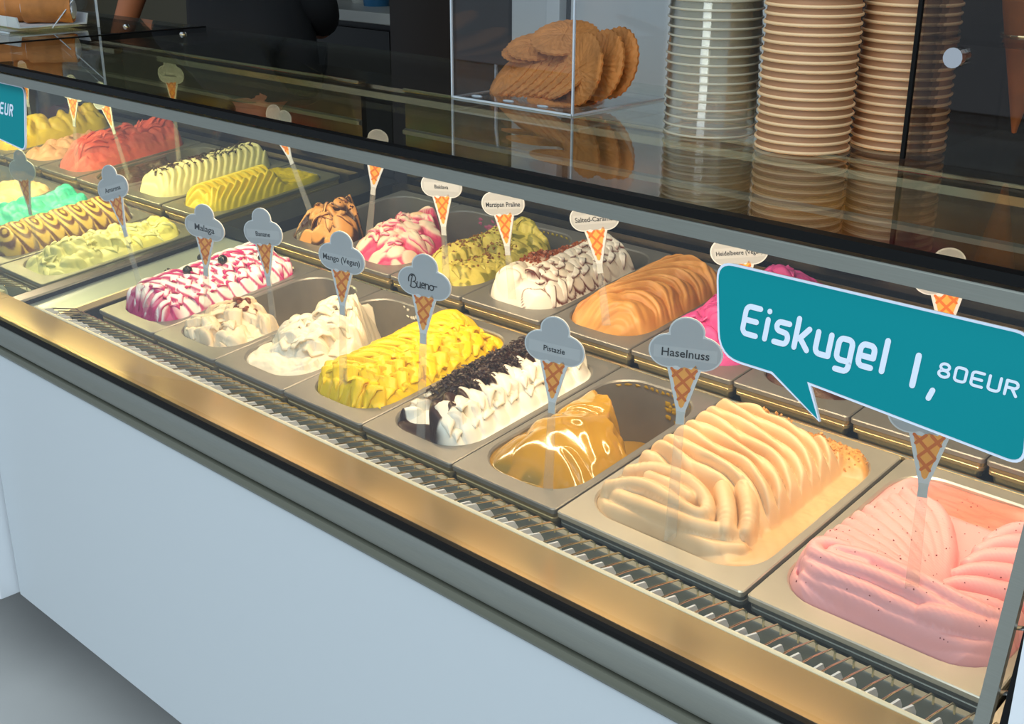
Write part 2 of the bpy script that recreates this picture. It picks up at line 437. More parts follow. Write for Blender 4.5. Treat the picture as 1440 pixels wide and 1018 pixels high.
def scales(x, y, items):
    """overlapping petals: (cx, cy, rx, ry, rot, base height, bulge, tilt); returns height and winner's rim distance"""
    H = np.full(x.shape, -1.0); D = np.ones(x.shape)
    for cx, cy, rx, ry, rot, hb, bu, ti in items:
        c, s = math.cos(rot), math.sin(rot)
        u = ((x - cx) * c + (y - cy) * s) / rx; v = (-(x - cx) * s + (y - cy) * c) / ry
        d = u * u + v * v
        z = np.where(d < 1, hb + bu * np.sqrt(np.clip(1 - d, 0, 1)) - ti * v, -1.0)
        w = z > H; H = np.where(w, z, H); D = np.where(w, d, D)
    return H, D

class Ice:
    def __init__(s, label, w, x0, row, fun, mtl, nx=110, ny=210, group=None, h_edge=-.005, soft=.013):
        m = OP['m'] + .0028; y0, y1, r = OP['y0'] + .0028, OP['y1'] - .0028, OP['r'] - .002
        u = np.linspace(-1, 1, nx); v = np.linspace(0, 1, ny)
        U, V = np.meshgrid(u, v)
        y = y0 + V * (y1 - y0)
        dye = np.minimum(y - y0, y1 - y)
        ins = np.where(dye < r, r - np.sqrt(np.clip(r * r - (r - dye) ** 2, 0, None)), 0)
        hw = w / 2 - m - ins
        x = w / 2 + U * hw
        X = (x - w / 2) / (w / 2 - m)
        res = fun(X, V, x, y); h, col = res[0], res[1]
        sx = res[2] if len(res) > 2 else 0; sy = res[3] if len(res) > 3 else 0
        db = np.minimum((1 - np.abs(U)) * hw, dye)
        tq = np.clip(db / soft, 0, 1); e = 1 - (1 - tq) ** 2.0
        h = np.where(h > -.05, h_edge * (1 - e) + h * e, h)
        s.x, s.y, s.h, s.w, s.x0, s.row = x, y, h, w, x0, row
        P = np.stack([x + sx * e, y + sy * e, h], -1).reshape(-1, 3)
        me = bpy.data.meshes.new('ice_cream')
        nf = (nx - 1) * (ny - 1)
        me.vertices.add(nx * ny); me.vertices.foreach_set('co', P.astype(np.float32).ravel())
        idx = np.arange(nx * ny).reshape(ny, nx)
        q = np.stack([idx[:-1, :-1], idx[:-1, 1:], idx[1:, 1:], idx[1:, :-1]], -1).reshape(-1, 4)
        # leave out what lies under the pan bottom
        hz = h.reshape(-1)[q].max(1); q = q[hz > -.0915]; nf = len(q)
        me.loops.add(nf * 4); me.loops.foreach_set('vertex_index', q.astype(np.int32).ravel())
        me.polygons.add(nf); me.polygons.foreach_set('loop_start', np.arange(nf, dtype=np.int32) * 4)
        me.polygons.foreach_set('use_smooth', np.ones(nf, dtype=bool))
        me.update(calc_edges=True)
        a = me.color_attributes.new('col', 'FLOAT_COLOR', 'POINT')
        c4 = np.concatenate([np.clip(col, 0, 1).reshape(-1, 3), np.ones((nx * ny, 1))], 1)
        a.data.foreach_set('color', c4.astype(np.float32).ravel())
        me.validate()
        s.o = obj('ice_cream', me, mtl); s.o.location = (x0, ROW[row][0], ROW[row][1]); s.o.rotation_euler = (T, 0, 0)
        tag(s.o, label, 'ice cream', group or ('ice cream in the front row' if row == 0 else 'ice cream in the back row'))
    def z(s, x, y):
        i = np.argmin((s.x - x) ** 2 + (s.y - y) ** 2); return float(s.h.reshape(-1)[i])
    def world(s, x, y, dz=0):
        z = s.z(x, y) + dz
        return Vector((s.x0 + x, ROW[s.row][0] + y * ct - z * st, ROW[s.row][1] + y * st + z * ct))

def ice_mat(name, rough=.42, bump=.12, bscale=260, sss=.04, spec=.4, coat=0):
    return mat(name, (1, 1, 1), rough, 0, spec, attr='col', bump=bump, bscale=bscale, sss=sss, coat=coat)
IM = ice_mat('ice_cream_surface')
IMS = ice_mat('smooth_ice_cream', .38, .05, 180)
IMG = ice_mat('glossy_ice_cream', .14, .04, 90, .1, .6, .3)
IMR = ice_mat('coarse_ice_cream', .5, .3, 220)

def crumbs(name, ice, pts, size, m, kind='flake'):
    """loose bits scattered over the ice cream, joined because nobody could count them"""
    mb = MB()
    for x, y, dz in pts:
        z = ice.z(x, y) + dz; a = random.uniform(0, 6.28); tl = random.uniform(-.8, .8); sz = size * random.uniform(.5, 1.3)
        R = Matrix.Rotation(a, 3, 'Z') @ Matrix.Rotation(tl, 3, 'X') @ Matrix.Rotation(random.uniform(-.7, .7), 3, 'Y')
        o = Vector((x, y, z))
        if kind == 'flake':      # curled shaving
            n = 4; vs = []
            for i in range(n):
                an = i / (n - 1) * 2.0 - 1
                for sd in (-1, 1):
                    for tz in (0, 1):
                        vs.append(tuple(o + R @ Vector((an * sz * 1.2, sd * sz * .32, sz * (.45 * (1 - an * an)) + tz * sz * .16))))
            fs = []
            for i in range(n - 1):
                a0, b0 = i * 4, i * 4 + 4
                fs += [(a0, a0 + 2, b0 + 2, b0), (a0 + 1, b0 + 1, b0 + 3, a0 + 3), (a0, b0, b0 + 1, a0 + 1), (a0 + 2, a0 + 3, b0 + 3, b0 + 2)]
            fs += [(0, 1, 3, 2), ((n - 1) * 4, (n - 1) * 4 + 2, (n - 1) * 4 + 3, (n - 1) * 4 + 1)]
            mb.add(vs, fs)
        else:                    # chopped bit
            vs = []
            for k in range(8):
                p = Vector(((k & 1) * 2 - 1, ((k >> 1) & 1) * 2 - 1, ((k >> 2) & 1) * 2 - 1)) * sz * .5
                p *= random.uniform(.6, 1.15); vs.append(tuple(o + R @ p))
            mb.add(vs, [(0, 2, 3, 1), (4, 5, 7, 6), (0, 1, 5, 4), (1, 3, 7, 5), (3, 2, 6, 7), (2, 0, 4, 6)])
    o = obj(name, mb, m, ice.o); o['kind'] = 'stuff'; return o
def petals(ice, items, col, name='swirl', nt=9, ns=7, m=None):
    """piped or scooped petals draped over the mound, each with a lifted pointed tip:
    (x, y, direction, length, half width, lift, arch)"""
    V = []; Fc = []; Cc = []
    for x, y, an, L, Wd, lift, arch in items:
        if min(ice.z(x, y), ice.z(x + math.cos(an) * L, y + math.sin(an) * L)) < -.012: continue
        ca, sa = math.cos(an), math.sin(an); base = len(V); bend = random.uniform(-.22, .22)
        for i in range(nt):
            t = i / (nt - 1); cx = x + ca * L * t - sa * bend * L * t * t; cy = y + sa * L * t + ca * bend * L * t * t
            zs = ice.z(cx, cy); zs = max(zs, -.004)
            w = Wd * (.35 + .65 * min(1, t * 4)) * max(0.0, 1 - t ** 2.6) ** .8
            up = lift * t ** 1.6 * (1.15 - .35 * t)
            for j in range(ns):
                sv = -1 + 2 * j / (ns - 1); px = cx - sa * w * sv; py = cy + ca * w * sv
                top = zs - .002 + up + arch * (1 - sv * sv) * (.5 + .5 * min(1, t * 3)) * (1 - .4 * t) + .0006 * math.sin(7 * sv + 3 * t)
                V.append((px, py, top)); Cc.append(col(t, sv, px, py))
        off = nt * ns
        for i in range(nt):
            t = i / (nt - 1)
            for j in range(ns):
                sv = -1 + 2 * j / (ns - 1); p = V[base + i * ns + j]
                V.append((p[0] - ca * .002 * t, p[1] - sa * .002 * t, p[2] - .0006 - (.004 + .004 * (1 - t)) * (1 - sv * sv * .8))); Cc.append(col(t, sv, p[0], p[1]))
        for i in range(nt - 1):
            for j in range(ns - 1):
                a = base + i * ns + j
                Fc.append((a, a + ns, a + ns + 1, a + 1)); Fc.append((a + off, a + off + 1, a + off + ns + 1, a + off + ns))
            a = base + i * ns; Fc.append((a, a + off, a + off + ns, a + ns)); a += ns - 1; Fc.append((a, a + ns, a + off + ns, a + off))
    me = bpy.data.meshes.new(name); me.from_pydata(V, [], Fc); me.update()
    at = me.color_attributes.new('col', 'FLOAT_COLOR', 'POINT'); at.data.foreach_set('color', np.concatenate([np.clip(np.array(Cc), 0, 1), np.ones((len(Cc), 1))], 1).astype(np.float32).ravel())
    me.polygons.foreach_set('use_smooth', [True] * len(me.polygons))
    o = obj(name, me, m or IMS, ice.o); o['kind'] = 'stuff'; return o
def lerp3(a, b, t): return tuple(p * (1 - t) + q * t for p, q in zip(a, b))
def rnd(n, x0, x1, y0, y1, f=None):
    out = []
    while len(out) < n:
        x = random.uniform(x0, x1); y = random.uniform(y0, y1)
        if f is None or f(x, y): out.append((x, y, 0))
    return out
def wall_point(w, q, z):
    """point and inward normal on the inner back wall of a pan; q runs from -1 (left) over 0 (middle) to 1 (right)"""
    m = OP['m']; d = .0030 + .006 * max(0, (-z - .010)) / .073 + .0005; r = OP['r'] - d
    cy = OP['y1'] - OP['r']; half = w / 2 - m - OP['r']
    if abs(q) < .35: return Vector((w / 2 + q / .35 * half, OP['y1'] - d, z)), Vector((0, -1, 0))
    an = math.radians(90 - (abs(q) - .35) / .65 * 80); sg = 1 if q > 0 else -1
    return Vector((w / 2 + sg * (half + r * math.cos(an)), cy + r * math.sin(an), z)), Vector((-sg * math.cos(an), -math.sin(an), 0))
def smear(ice, pts, m):
    """thin residue left on the inner wall of a pan: (q, z, size)"""
    mb = MB()
    for q, z, r in pts:
        n = 10; P, nm = wall_point(ice.w, q, z); vs = [tuple(P + nm * .0014)]
        for k in range(n):
            a = 2 * math.pi * k / n; rr_ = r * random.uniform(.45, 1.25)
            p2, n2 = wall_point(ice.w, max(-.98, min(.98, q + rr_ * math.cos(a) * 11)), min(-.0035, z + rr_ * math.sin(a) * .6)); vs.append(tuple(p2 + n2 * .0001))
        mb.add(vs, [(0, 1 + k, 1 + (k + 1) % n) for k in range(n)])
    o = obj('smear', mb, m, ice.o, 60); o['kind'] = 'stuff'; return o

W1, W2 = 0.168, 0.2496
GAP = .0006
def fp(i): return i * W1
# ---- flavours, front row
MAG = hx('c4206a'); PINKW = hx('fdf3ee')
def f_ripple(X, Y, x, y):
    m = np.clip(1 - np.abs(X) ** 2.08, 0, 1) ** .75 * sst(-.02, .14, Y) * sst(1.02, .88, Y)
    base = .000 + .026 * m + .003 * fbm(x * 40, y * 40, 2, 3)
    it = []; rg = random.Random(3)
    for k in range(13):      # long folds on the left
        it.append((.054 + rg.uniform(-.004, .004), .058 + k * .0205, .056, .0150, .34, .001, .013, .008))
    for j in range(3):
        for k in range(11):
            it.append((.098 + j * .021 + rg.uniform(-.003, .003), .070 + k * .0225 + (j % 2) * .010, .0150, .0165, rg.uniform(-.5, .5), -.001 - .004 * j, .011, .009))
    for k in range(6): it.append((.042 + k * .017, .048 + rg.uniform(-.004, .006), .0105, .022, .25, 0, .011, .004))
    H, D = scales(x + .003 * fbm(x * 50, y * 50, 2, 9), y + .003 * fbm(x * 50, y * 50, 2, 11), it)
    h = base * 1.05 + np.maximum(H, -.004) * 1.1
    left = sst(.085, .06, x)
    st_ = sst(.62 + .10 * left, .86, D + .16 * fbm(x * 40, y * 40, 2, 15))
    st_ = np.clip(st_ * .95 + sst(.44, .50, vn(x * 60, y * 45, 5)) * .8 * sst(.075, .055, y) * sst(.02, .03, x), 0, 1)
    return h, mixc(full(PINKW, X), full(MAG, X), st_)
def partial(Y, X, yb, soft=.05, wig=.05, seed=1, bend=0.0):
    """1 where ice cream is left, falling off to 0 behind yb"""
    return sst(yb + soft, yb - soft * .3, Y + wig * fbm(X * 2.2, Y * 6, 3, seed) + bend * X)
def ridged(x, y, f, seed, w=.6, o=2):
    """soft rounded folds with sharp creases between them"""
    a = x * f + w * fbm(x * f * .6, y * f * .6, 2, seed); b = y * f + w * fbm(x * f * .6 + 7, y * f * .6, 2, seed + 3)
    return np.clip(np.abs(fbm(a, b, o, seed + 5)) * 2.4, 0, 1) ** .6
def f_malaga(X, Y, x, y):
    k = partial(Y, X, .44, .12, .08, 4, .10)
    it = []; rg = random.Random(8)
    for i in range(26):
        it.append((rg.uniform(.025, .145), rg.uniform(.035, .15), rg.uniform(.014, .030), rg.uniform(.007, .013), rg.uniform(-.6, 1.2), rg.uniform(-.005, .003), .009, rg.uniform(.003, .011)))
    H, D = scales(x + .006 * fbm(x * 35, y * 35, 3, 2), y + .006 * fbm(x * 35, y * 35, 3, 6), it)
    m = np.clip(1 - np.abs(X) ** 1.80, 0, 1) ** .75 * sst(-.1, .22, Y)
    h = -.006 + .024 * m + np.maximum(H, -.008) * .9 + .007 * ridged(x, y, 34, 9) - .002 + .0015 * fbm(x * 140, y * 140, 3, 3)
    return np.where(k > .02, -.085 + (h + .085) * k, -.0898), mixc(full(hx('f0e0c2'), X), full(hx('d6b288'), X), np.clip(.45 + .8 * fbm(x * 28, y * 40, 3, 4), 0, 1) * .7)
def f_banana(X, Y, x, y):
    k = partial(Y, X, .68, .14, .10, 7, .22)
    it = []; rg = random.Random(15)
    for i in range(60):
        it.append((rg.uniform(.03, .14), rg.uniform(.060, .245), rg.uniform(.010, .026), rg.uniform(.006, .011), rg.uniform(.1, 1.2), rg.uniform(-.003, .004), .008, rg.uniform(.004, .012)))
    H, D = scales(x + .007 * fbm(x * 28, y * 28, 3, 22), y + .007 * fbm(x * 28, y * 28, 3, 26), it)
    m = np.clip(1 - np.abs(X) ** 1.80, 0, 1) ** .75 * sst(-.10, .42, Y)
    h = -.006 + .036 * m + np.maximum(H, -.006) * sst(.02, .28, Y) + .007 * ridged(x + .5 * y, y, 30, 29) * sst(-.05, .2, Y) + .0014 * fbm(x * 70 + y * 60, y * 140, 3, 5)
    return np.where(k > .02, -.085 + (h + .085) * k, -.0898), mixc(full(hx('f6ecd8'), X), full(hx('e2cba6'), X), np.clip(.4 + .7 * fbm(x * 25, y * 30, 3, 31), 0, 1) * .6)
YEL = hx('f3cd12')
def f_mango(X, Y, x, y):
    m = np.clip(1 - np.abs(X) ** 2.24, 0, 1) ** .75 * sst(-.06, .16, Y) * sst(1.04, .84, Y)
    it = []; rg = random.Random(21)
    for k in range(17):
        it.append((.058 + rg.uniform(-.005, .005), .060 + k * .0150, .064, .0130, .26 + rg.uniform(-.08, .08), .002, .007, .009))
    for j in range(3):
        for k in range(12):
            it.append((.106 + j * .019 + rg.uniform(-.003, .003), .056 + k * .0195 + (j % 2) * .009, .0175, .0125, .80 + rg.uniform(-.3, .3), -.003 * j, .006, .012))
    for k in range(6): it.append((.036 + k * .020, .050 + rg.uniform(-.004, .006), .0115, .026, -.35 + .12 * k, -.003, .010, .005))
    H, D = scales(x + .004 * fbm(x * 36, y * 36, 3, 41), y + .004 * fbm(x * 36, y * 36, 3, 46), it)
    cut = sst(.78, .88, Y) * sst(-.3, .2, X)
    h = -.006 + .028 * m + np.maximum(H, -.005) * 1.35 * (1 - .7 * cut) - .012 * cut + .0012 * fbm(x * 90, y * 150, 3, 4)
    return h, mixc(full(YEL, X), full(hx('e6b40a'), X), np.clip(.30 + .6 * fbm(x * 30, y * 30, 3, 8), 0, 1) * .7)
CHOC = hx('33170d'); WHT = hx('f6efe0')
def f_bueno(X, Y, x, y):
    it = []; rg = random.Random(33)
    for k in range(10):
        y0 = .052 + k * .0265
        it.append((.106 + rg.uniform(-.004, .004), y0 + rg.uniform(-.003, .003), .030, .0185, -.75 + rg.uniform(-.2, .2), .003, .016, .014))
        it.append((.136 + rg.uniform(-.004, .004), y0 - .008, .019, .0155, -.9 + rg.uniform(-.2, .2), -.006, .012, .011))
        it.append((.120 + rg.uniform(-.003, .003), y0 + .010, .010, .010, 0, .012, .010, .004))
    for k in range(9): it.append((.030 + rg.uniform(-.004, .004), .055 + k * .026, .022, .013, .5, -.006, .012, .007))
    H, D = scales(x + .006 * fbm(x * 28, y * 28, 3, 51), y + .006 * fbm(x * 28, y * 28, 3, 56), it)
    ridge = np.exp(-((x - .072) / .042) ** 2) * sst(.05, .12, y) * sst(.320, .25, y)
    m = np.clip(1 - np.abs(X) ** 1.92, 0, 1) ** .75 * sst(-.04, .14, Y)
    h0 = -.005 + .020 * m + np.maximum(H, -.005) * 1.15
    hc = -.004 + .036 * ridge + .010 * m + .004 * fbm(x * 110, y * 110, 4, 12)
    edge = .102 + .016 * np.sin(y * 236) + .014 * fbm(x * 30, y * 55, 3, 13) - x
    ch = sst(-.003, .004, edge) * sst(.016, .026, x - .012 * fbm(x * 20, y * 40, 2, 3)) * sst(.070, .085, y) * sst(.312, .285, y + .01 * fbm(x * 50, y * 50, 2, 19))
    fr = sst(.50, .56, vn(x * 38 + 3, y * 32 + 9, 17)) * sst(.098, .080, y) * sst(.02, .03, x)
    rim = sst(.040, .034, y + .008 * fbm(x * 40, y * 10, 2, 2)) * sst(.13, .11, x)
    c = np.clip(np.maximum(np.maximum(ch, fr), rim), 0, 1)
    h = np.maximum(h0, hc * np.clip(ch, 0, 1) - .02 * (1 - np.clip(ch, 0, 1))) + .003 * fr
    return h, mixc(full(WHT, X), full(CHOC, X), c)
def f_pist(X, Y, x, y):
    k = partial(Y, X, .60, .09, .10, 61, .16)
    n = fbm(x * 18 + y * 8, y * 20, 2, 63)
    r1 = ridged(x + .4 * y, y * 1.5, 16, 66, .8, 2); r2 = ridged(x, y, 9, 75, .5, 1)
    m = np.clip(1 - np.abs(X) ** 2.08, 0, 1) ** .75 * sst(-.08, .28, Y)
    h = -.012 + .030 * m + .006 * n + .009 * r1 * sst(.1, .5, Y + .3 * vn(x * 12, y * 12, 4)) + .006 * r2
    c = mixc(full(hx('bd8f2c'), X), full(hx('9c7322'), X), np.clip(.4 + n, 0, 1))
    c = mixc(c, full(hx('76651f'), X), sst(.42, .62, vn(x * 40, y * 30, 71)) * sst(.055, .035, y) * .8)
    return np.where(k > .02, -.085 + (h + .085) * k, -.0898), c
def f_hasel(X, Y, x, y):
    wp = .35 * fbm(x * 14, y * 14, 3, 81)
    left = np.sqrt(np.clip(1 - np.abs((x - .112) / .098) ** 3.0, 0, 1))
    m = left * sst(-.01, .14, Y) * sst(.99, .86, Y)
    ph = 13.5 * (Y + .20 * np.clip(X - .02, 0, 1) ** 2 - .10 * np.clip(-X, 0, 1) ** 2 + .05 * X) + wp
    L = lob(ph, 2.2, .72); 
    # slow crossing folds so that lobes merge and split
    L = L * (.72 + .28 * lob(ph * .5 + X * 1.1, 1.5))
    # curl at the front
    flat = sst(.82, .90, Y + .10 * (1 - X) * .5 * 0 + .03 * fbm(x * 30, y * 30, 2, 88)) * sst(-.35, .1, X)
    side = sst(.70, .80, X + .05 * L)
    h = -.004 + .034 * m + .0195 * L * np.clip(m * 1.3, 0, 1)
    h = h * (1 - side) + (-.004 + .002 * fbm(x * 60, y * 60, 3, 4)) * side
    h = h * (1 - flat) + (.012 + .004 * fbm(x * 90, y * 90, 4, 90)) * flat
    S = []
    lp = [(.030, .100, .022, .009), (.060, .104, .036, .009), (.095, .101, .042, .0095), (.130, .091, .043, .0095), (.158, .073, .038, .009), (.160, .057, .033, .008), (.135, .055, .036, .008), (.095, .066, .038, .009), (.058, .070, .033, .009), (.030, .058, .022, .009)]
    S.append(smooth_path(lp, 2))
    S.append(smooth_path([(.070, .084, .036, .009), (.105, .080, .039, .010), (.132, .072, .038, .009)], 2))
    S.append(smooth_path([(.022, .074, .010, .010), (.050, .052, .020, .011), (.090, .048, .026, .011), (.130, .044, .028, .011), (.165, .050, .026, .010), (.188, .066, .022, .010)], 2))
    S.append(smooth_path([(.026, .050, .004, .010), (.060, .036, .011, .010), (.100, .033, .014, .010), (.140, .032, .014, .010), (.180, .040, .012, .010), (.205, .062, .008, .010)], 2))
    S.append(smooth_path([(.150, .110, .040, .011), (.172, .084, .036, .011), (.186, .062, .026, .009)], 2))
    S.append(smooth_path([(.166, .128, .040, .011), (.190, .100, .032, .011), (.200, .078, .020, .009)], 2))
    Hs, _ = strands(x + .002 * fbm(x * 30, y * 30, 2, 93), y + .002 * fbm(x * 30, y * 30, 2, 95), S)
    fm = sst(.135, .105, y)
    h = np.maximum(h * (1 - .72 * fm), Hs)
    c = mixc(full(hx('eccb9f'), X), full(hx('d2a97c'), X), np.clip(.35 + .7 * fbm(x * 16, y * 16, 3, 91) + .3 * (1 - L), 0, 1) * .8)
    c = mixc(c, full(hx('d79b54'), X), np.clip(flat * .8 + side * .35, 0, 1))
    return h, c, .004 * L * m * (1 - fm), -.006 * L * m * (1 - fm)
PNK = hx('f4aeae')
def strands(x, y, lst):
    """piped ropes laid over each other: every rope is a list of (x, y, top height, radius)"""
    H = np.full(x.shape, -1.0); D = np.ones(x.shape)
    for pts in lst:
        for (x0, y0, h0, r0), (x1, y1, h1, r1) in zip(pts[:-1], pts[1:]):
            dx, dy = x1 - x0, y1 - y0; l2 = dx * dx + dy * dy
            t = np.clip(((x - x0) * dx + (y - y0) * dy) / l2, 0, 1)
            d2 = (x - x0 - t * dx) ** 2 + (y - y0 - t * dy) ** 2; r = r0 + (r1 - r0) * t; q = d2 / (r * r)
            z = np.where(q < 1, h0 + (h1 - h0) * t - r * 1.5 * (1 - np.sqrt(np.clip(1 - q, 0, 1))), -1.0)
            w = z > H; H = np.where(w, z, H); D = np.where(w, q, D)
    return H, D
def smooth_path(pts, n=3):
    """Chaikin corner cutting on tuples"""
    for _ in range(n):
        o = [pts[0]]
        for a, b in zip(pts[:-1], pts[1:]):
            o.append(tuple(p * .75 + q * .25 for p, q in zip(a, b))); o.append(tuple(p * .25 + q * .75 for p, q in zip(a, b)))
        o.append(pts[-1]); pts = o
    return pts
def blend_path(a, b, t): return [tuple(p * (1 - t) + q * t for p, q in zip(u, v)) for u, v in zip(a, b)]
def f_straw(X, Y, x, y):
    m = np.clip(1 - np.abs(X * .96) ** 2.56, 0, 1) ** .75 * sst(-.03, .14, Y) * sst(1.03, .90, Y)
    S = []
    La = [(.052, .262, .020, .009), (.088, .220, .032, .011), (.128, .170, .036, .012), (.150, .108, .034, .011), (.158, .082, .030, .008)]
    Lb = [(.014, .120, .016, .009), (.038, .112, .030, .012), (.085, .090, .041, .013), (.135, .074, .044, .012), (.182, .066, .034, .008)]
    for i in range(9): S.append(smooth_path(blend_path(La, Lb, i / 8), 2))
    S.append(smooth_path([(.090, .070, .040, .007), (.064, .066, .039, .007), (.052, .070, .039, .008), (.060, .079, .041, .009), (.100, .078, .046, .010), (.145, .074, .047, .010), (.185, .072, .043, .010), (.208, .074, .038, .010), (.224, .088, .030, .009)], 2))
    S.append(smooth_path([(.060, .092, .036, .009), (.040, .086, .038, .010), (.033, .074, .038, .010), (.042, .062, .038, .010), (.070, .060, .040, .009), (.105, .063, .041, .009), (.145, .061, .041, .009), (.178, .060, .037, .009), (.204, .062, .032, .009), (.222, .076, .028, .009)], 2))
    S.append(smooth_path([(.036, .060, .028, .008), (.050, .050, .030, .009), (.085, .048, .031, .009), (.125, .049, .031, .009), (.165, .048, .028, .009), (.195, .050, .026, .009), (.218, .066, .022, .009)], 2))
    S.append(smooth_path([(.040, .047, .018, .008), (.080, .039, .021, .008), (.125, .039, .020, .009), (.165, .038, .019, .009), (.200, .042, .018, .009), (.222, .058, .016, .009)], 2))
    S.append(smooth_path([(.016, .064, .012, .009), (.018, .050, .014, .009), (.034, .037, .013, .009), (.060, .031, .010, .008), (.086, .030, .009, .007), (.100, .033, .012, .008), (.130, .030, .009, .008), (.170, .030, .009, .008), (.205, .033, .008, .008), (.228, .048, .010, .009), (.234, .074, .012, .009)], 2))
    S.append(smooth_path([(.015, .098, .014, .010), (.018, .080, .024, .010), (.030, .068, .026, .009)], 2))
    for i in range(7):
        t = i / 6; yy0 = .255 - .185 * t
        S.append(smooth_path([(.240, yy0 + .004, .016, .010), (.218, yy0, .030, .013), (.190, yy0 - .016, .037, .013), (.168, yy0 - .040 + .02 * t, .036, .011), (.160, yy0 - .062 + .04 * t, .032, .008)], 2))
    wx = x + .0022 * fbm(x * 30, y * 30, 2, 101); wy = y + .0022 * fbm(x * 30, y * 30, 2, 104)
    H, Dd = strands(wx, wy, S)
    fine = .0022 * np.abs(np.sin(900 * (wy + .35 * wx) + 2 * fbm(x * 18, y * 18, 2, 107)))
    h = np.maximum(-.004 + .020 * m * sst(.035, .10, y), H + .0010 * fbm(x * 40, y * 40, 2, 9)) + fine * sst(.9, .3, Dd) * .35
    hol = sst(1.05, .62, np.sqrt(((x - .128) / .098) ** 2 + ((y - .286) / .066) ** 2) + .12 * fbm(x * 22, y * 22, 3, 105))
    h = h * (1 - hol) + (-.004 + .022 * sst(.3, 1.2, np.abs((y - .272 + .25 * (x - .128)) / .060)) + .004 * fbm(x * 25, y * 60, 3, 108)) * hol
    c = mixc(full(PNK, X), full(hx('f08a74'), X), np.clip(hol * .9 + .25 * fbm(x * 18, y * 18, 3, 115), 0, 1))
    return h, c
pf = [pan(fp(i) + GAP / 2, 0, W1 - GAP, 'steel pan in the front row ' + t) for i, t in enumerate([
    'holding white ice cream with magenta ripple', 'half emptied, with beige cream and raisins at its front', 'with whipped white ice cream and a smeared back wall',
    'filled with bright yellow ice cream', 'with white peaks under chocolate shavings', 'with glossy ochre ice cream and a bare back end'])]
pan(6 * W1 + .0012, 0, W2 - .003, 'wide bright steel pan with beige folded ice cream', 'pan_wide', 'pans in the front row')
pan(6 * W1 + W2 + .0012, 0, W2 - .003, 'wide bright steel pan with pale pink folded ice cream', 'pan_wide', 'pans in the front row')
i_rip = Ice('white ice cream with magenta ripple and dark berries on it', W1, fp(0), 0, f_ripple, IMS, 130, 240)
i_mal = Ice('beige ice cream mound with raisins in a half empty pan', W1, fp(1), 0, f_malaga, IMS, 120, 220)
i_ban = Ice('whipped white ice cream with soft peaks beside the raisin pan', W1, fp(2), 0, f_banana, IMS, 120, 230)
i_man = Ice('bright yellow ice cream with pointed petal ridges', W1, fp(3), 0, f_mango, IMS, 130, 240)
i_bue = Ice('white cream peaks with a dark chocolate crest', W1, fp(4), 0, f_bueno, IMS, 130, 250)
i_pis = Ice('glossy ochre ice cream with a scooped out back', W1, fp(5), 0, f_pist, IMG, 120, 240)
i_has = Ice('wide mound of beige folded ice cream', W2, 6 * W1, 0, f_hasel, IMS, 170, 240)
i_str = Ice('wide mound of pale pink ice cream with a scooped hollow', W2, 6 * W1 + W2, 0, f_straw, IMS, 180, 250)

# petals of the front row
rp = random.Random(77); U = rp.uniform
def rimcol(c0, c1, w0=.62, w1=.9): return lambda t, sv, px, py: lerp3(c0, c1, min(1, max(0, (max(abs(sv), t * .98) - w0) / (w1 - w0))))
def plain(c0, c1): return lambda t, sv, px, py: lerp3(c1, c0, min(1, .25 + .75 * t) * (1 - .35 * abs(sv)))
it = []
for k in range(12, -1, -1):      # long folds on the left of the ripple, then three rows of petals
    it.append((.022 + U(-.003, .003), .052 + k * .0190, D0(24) + U(-.1, .1), .064, .0085, .004, .0042))
petals(i_rip, it, rimcol(PINKW, MAG, .55, .80), nt=11)
it = []
for j in range(3):
    for k in range(11, -1, -1):
        it.append((.082 + j * .021 + U(-.003, .003), .066 + k * .0205 + (j % 2) * .009, D0(-28) + U(-.5, .4), .026, .0092, .0065, .0036))
for k in range(6): it.append((.036 + k * .018, .064 + U(-.004, .004), D0(-80) + U(-.3, .3), .034, .0085, .003, .004))
petals(i_rip, it, rimcol(PINKW, MAG, .62, .86))
it = []
for k in range(12, -1, -1):
    it.append((.020 + U(-.003, .003), .050 + k * .0195, D0(19) + U(-.07, .07), .084, .0142, .0022, .0050))
for j in range(3):
    for k in range(9, -1, -1):
        it.append((.086 + j * .020 + U(-.003, .003), .062 + k * .0240 + (j % 2) * .012, D0(-34) + U(-.15, .15), .032, .0142, .0050, .0046))
for k in range(5): it.append((.036 + k * .024, .070 + U(-.004, .004), D0(-85) + U(-.3, .3), .042, .0125, .004, .0055))
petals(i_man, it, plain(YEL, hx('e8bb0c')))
it = []
for k in range(9, -1, -1):
    it.append((.096 + U(-.004, .004), .062 + k * .0255, D0(-34) + U(-.2, .2), .044, .0135, .0125, .0060))
    it.append((.120 + U(-.003, .003), .060 + k * .0255, D0(-40) + U(-.3, .3), .028, .0110, .0080, .0050))
for k in range(9): it.append((.038, .070 + k * .026, D0(160) + U(-.3, .3), .028, .010, .006, .004))
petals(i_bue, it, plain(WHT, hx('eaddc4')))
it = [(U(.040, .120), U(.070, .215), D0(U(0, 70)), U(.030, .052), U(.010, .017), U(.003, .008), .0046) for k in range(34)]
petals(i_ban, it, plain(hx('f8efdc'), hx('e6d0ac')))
it = [(U(.040, .120), U(.050, .120), D0(U(-50, 50)), U(.026, .042), U(.010, .016), U(.002, .006), .0046) for k in range(17)]
petals(i_mal, it, plain(hx('f2e3c6'), hx('d9b88e')))

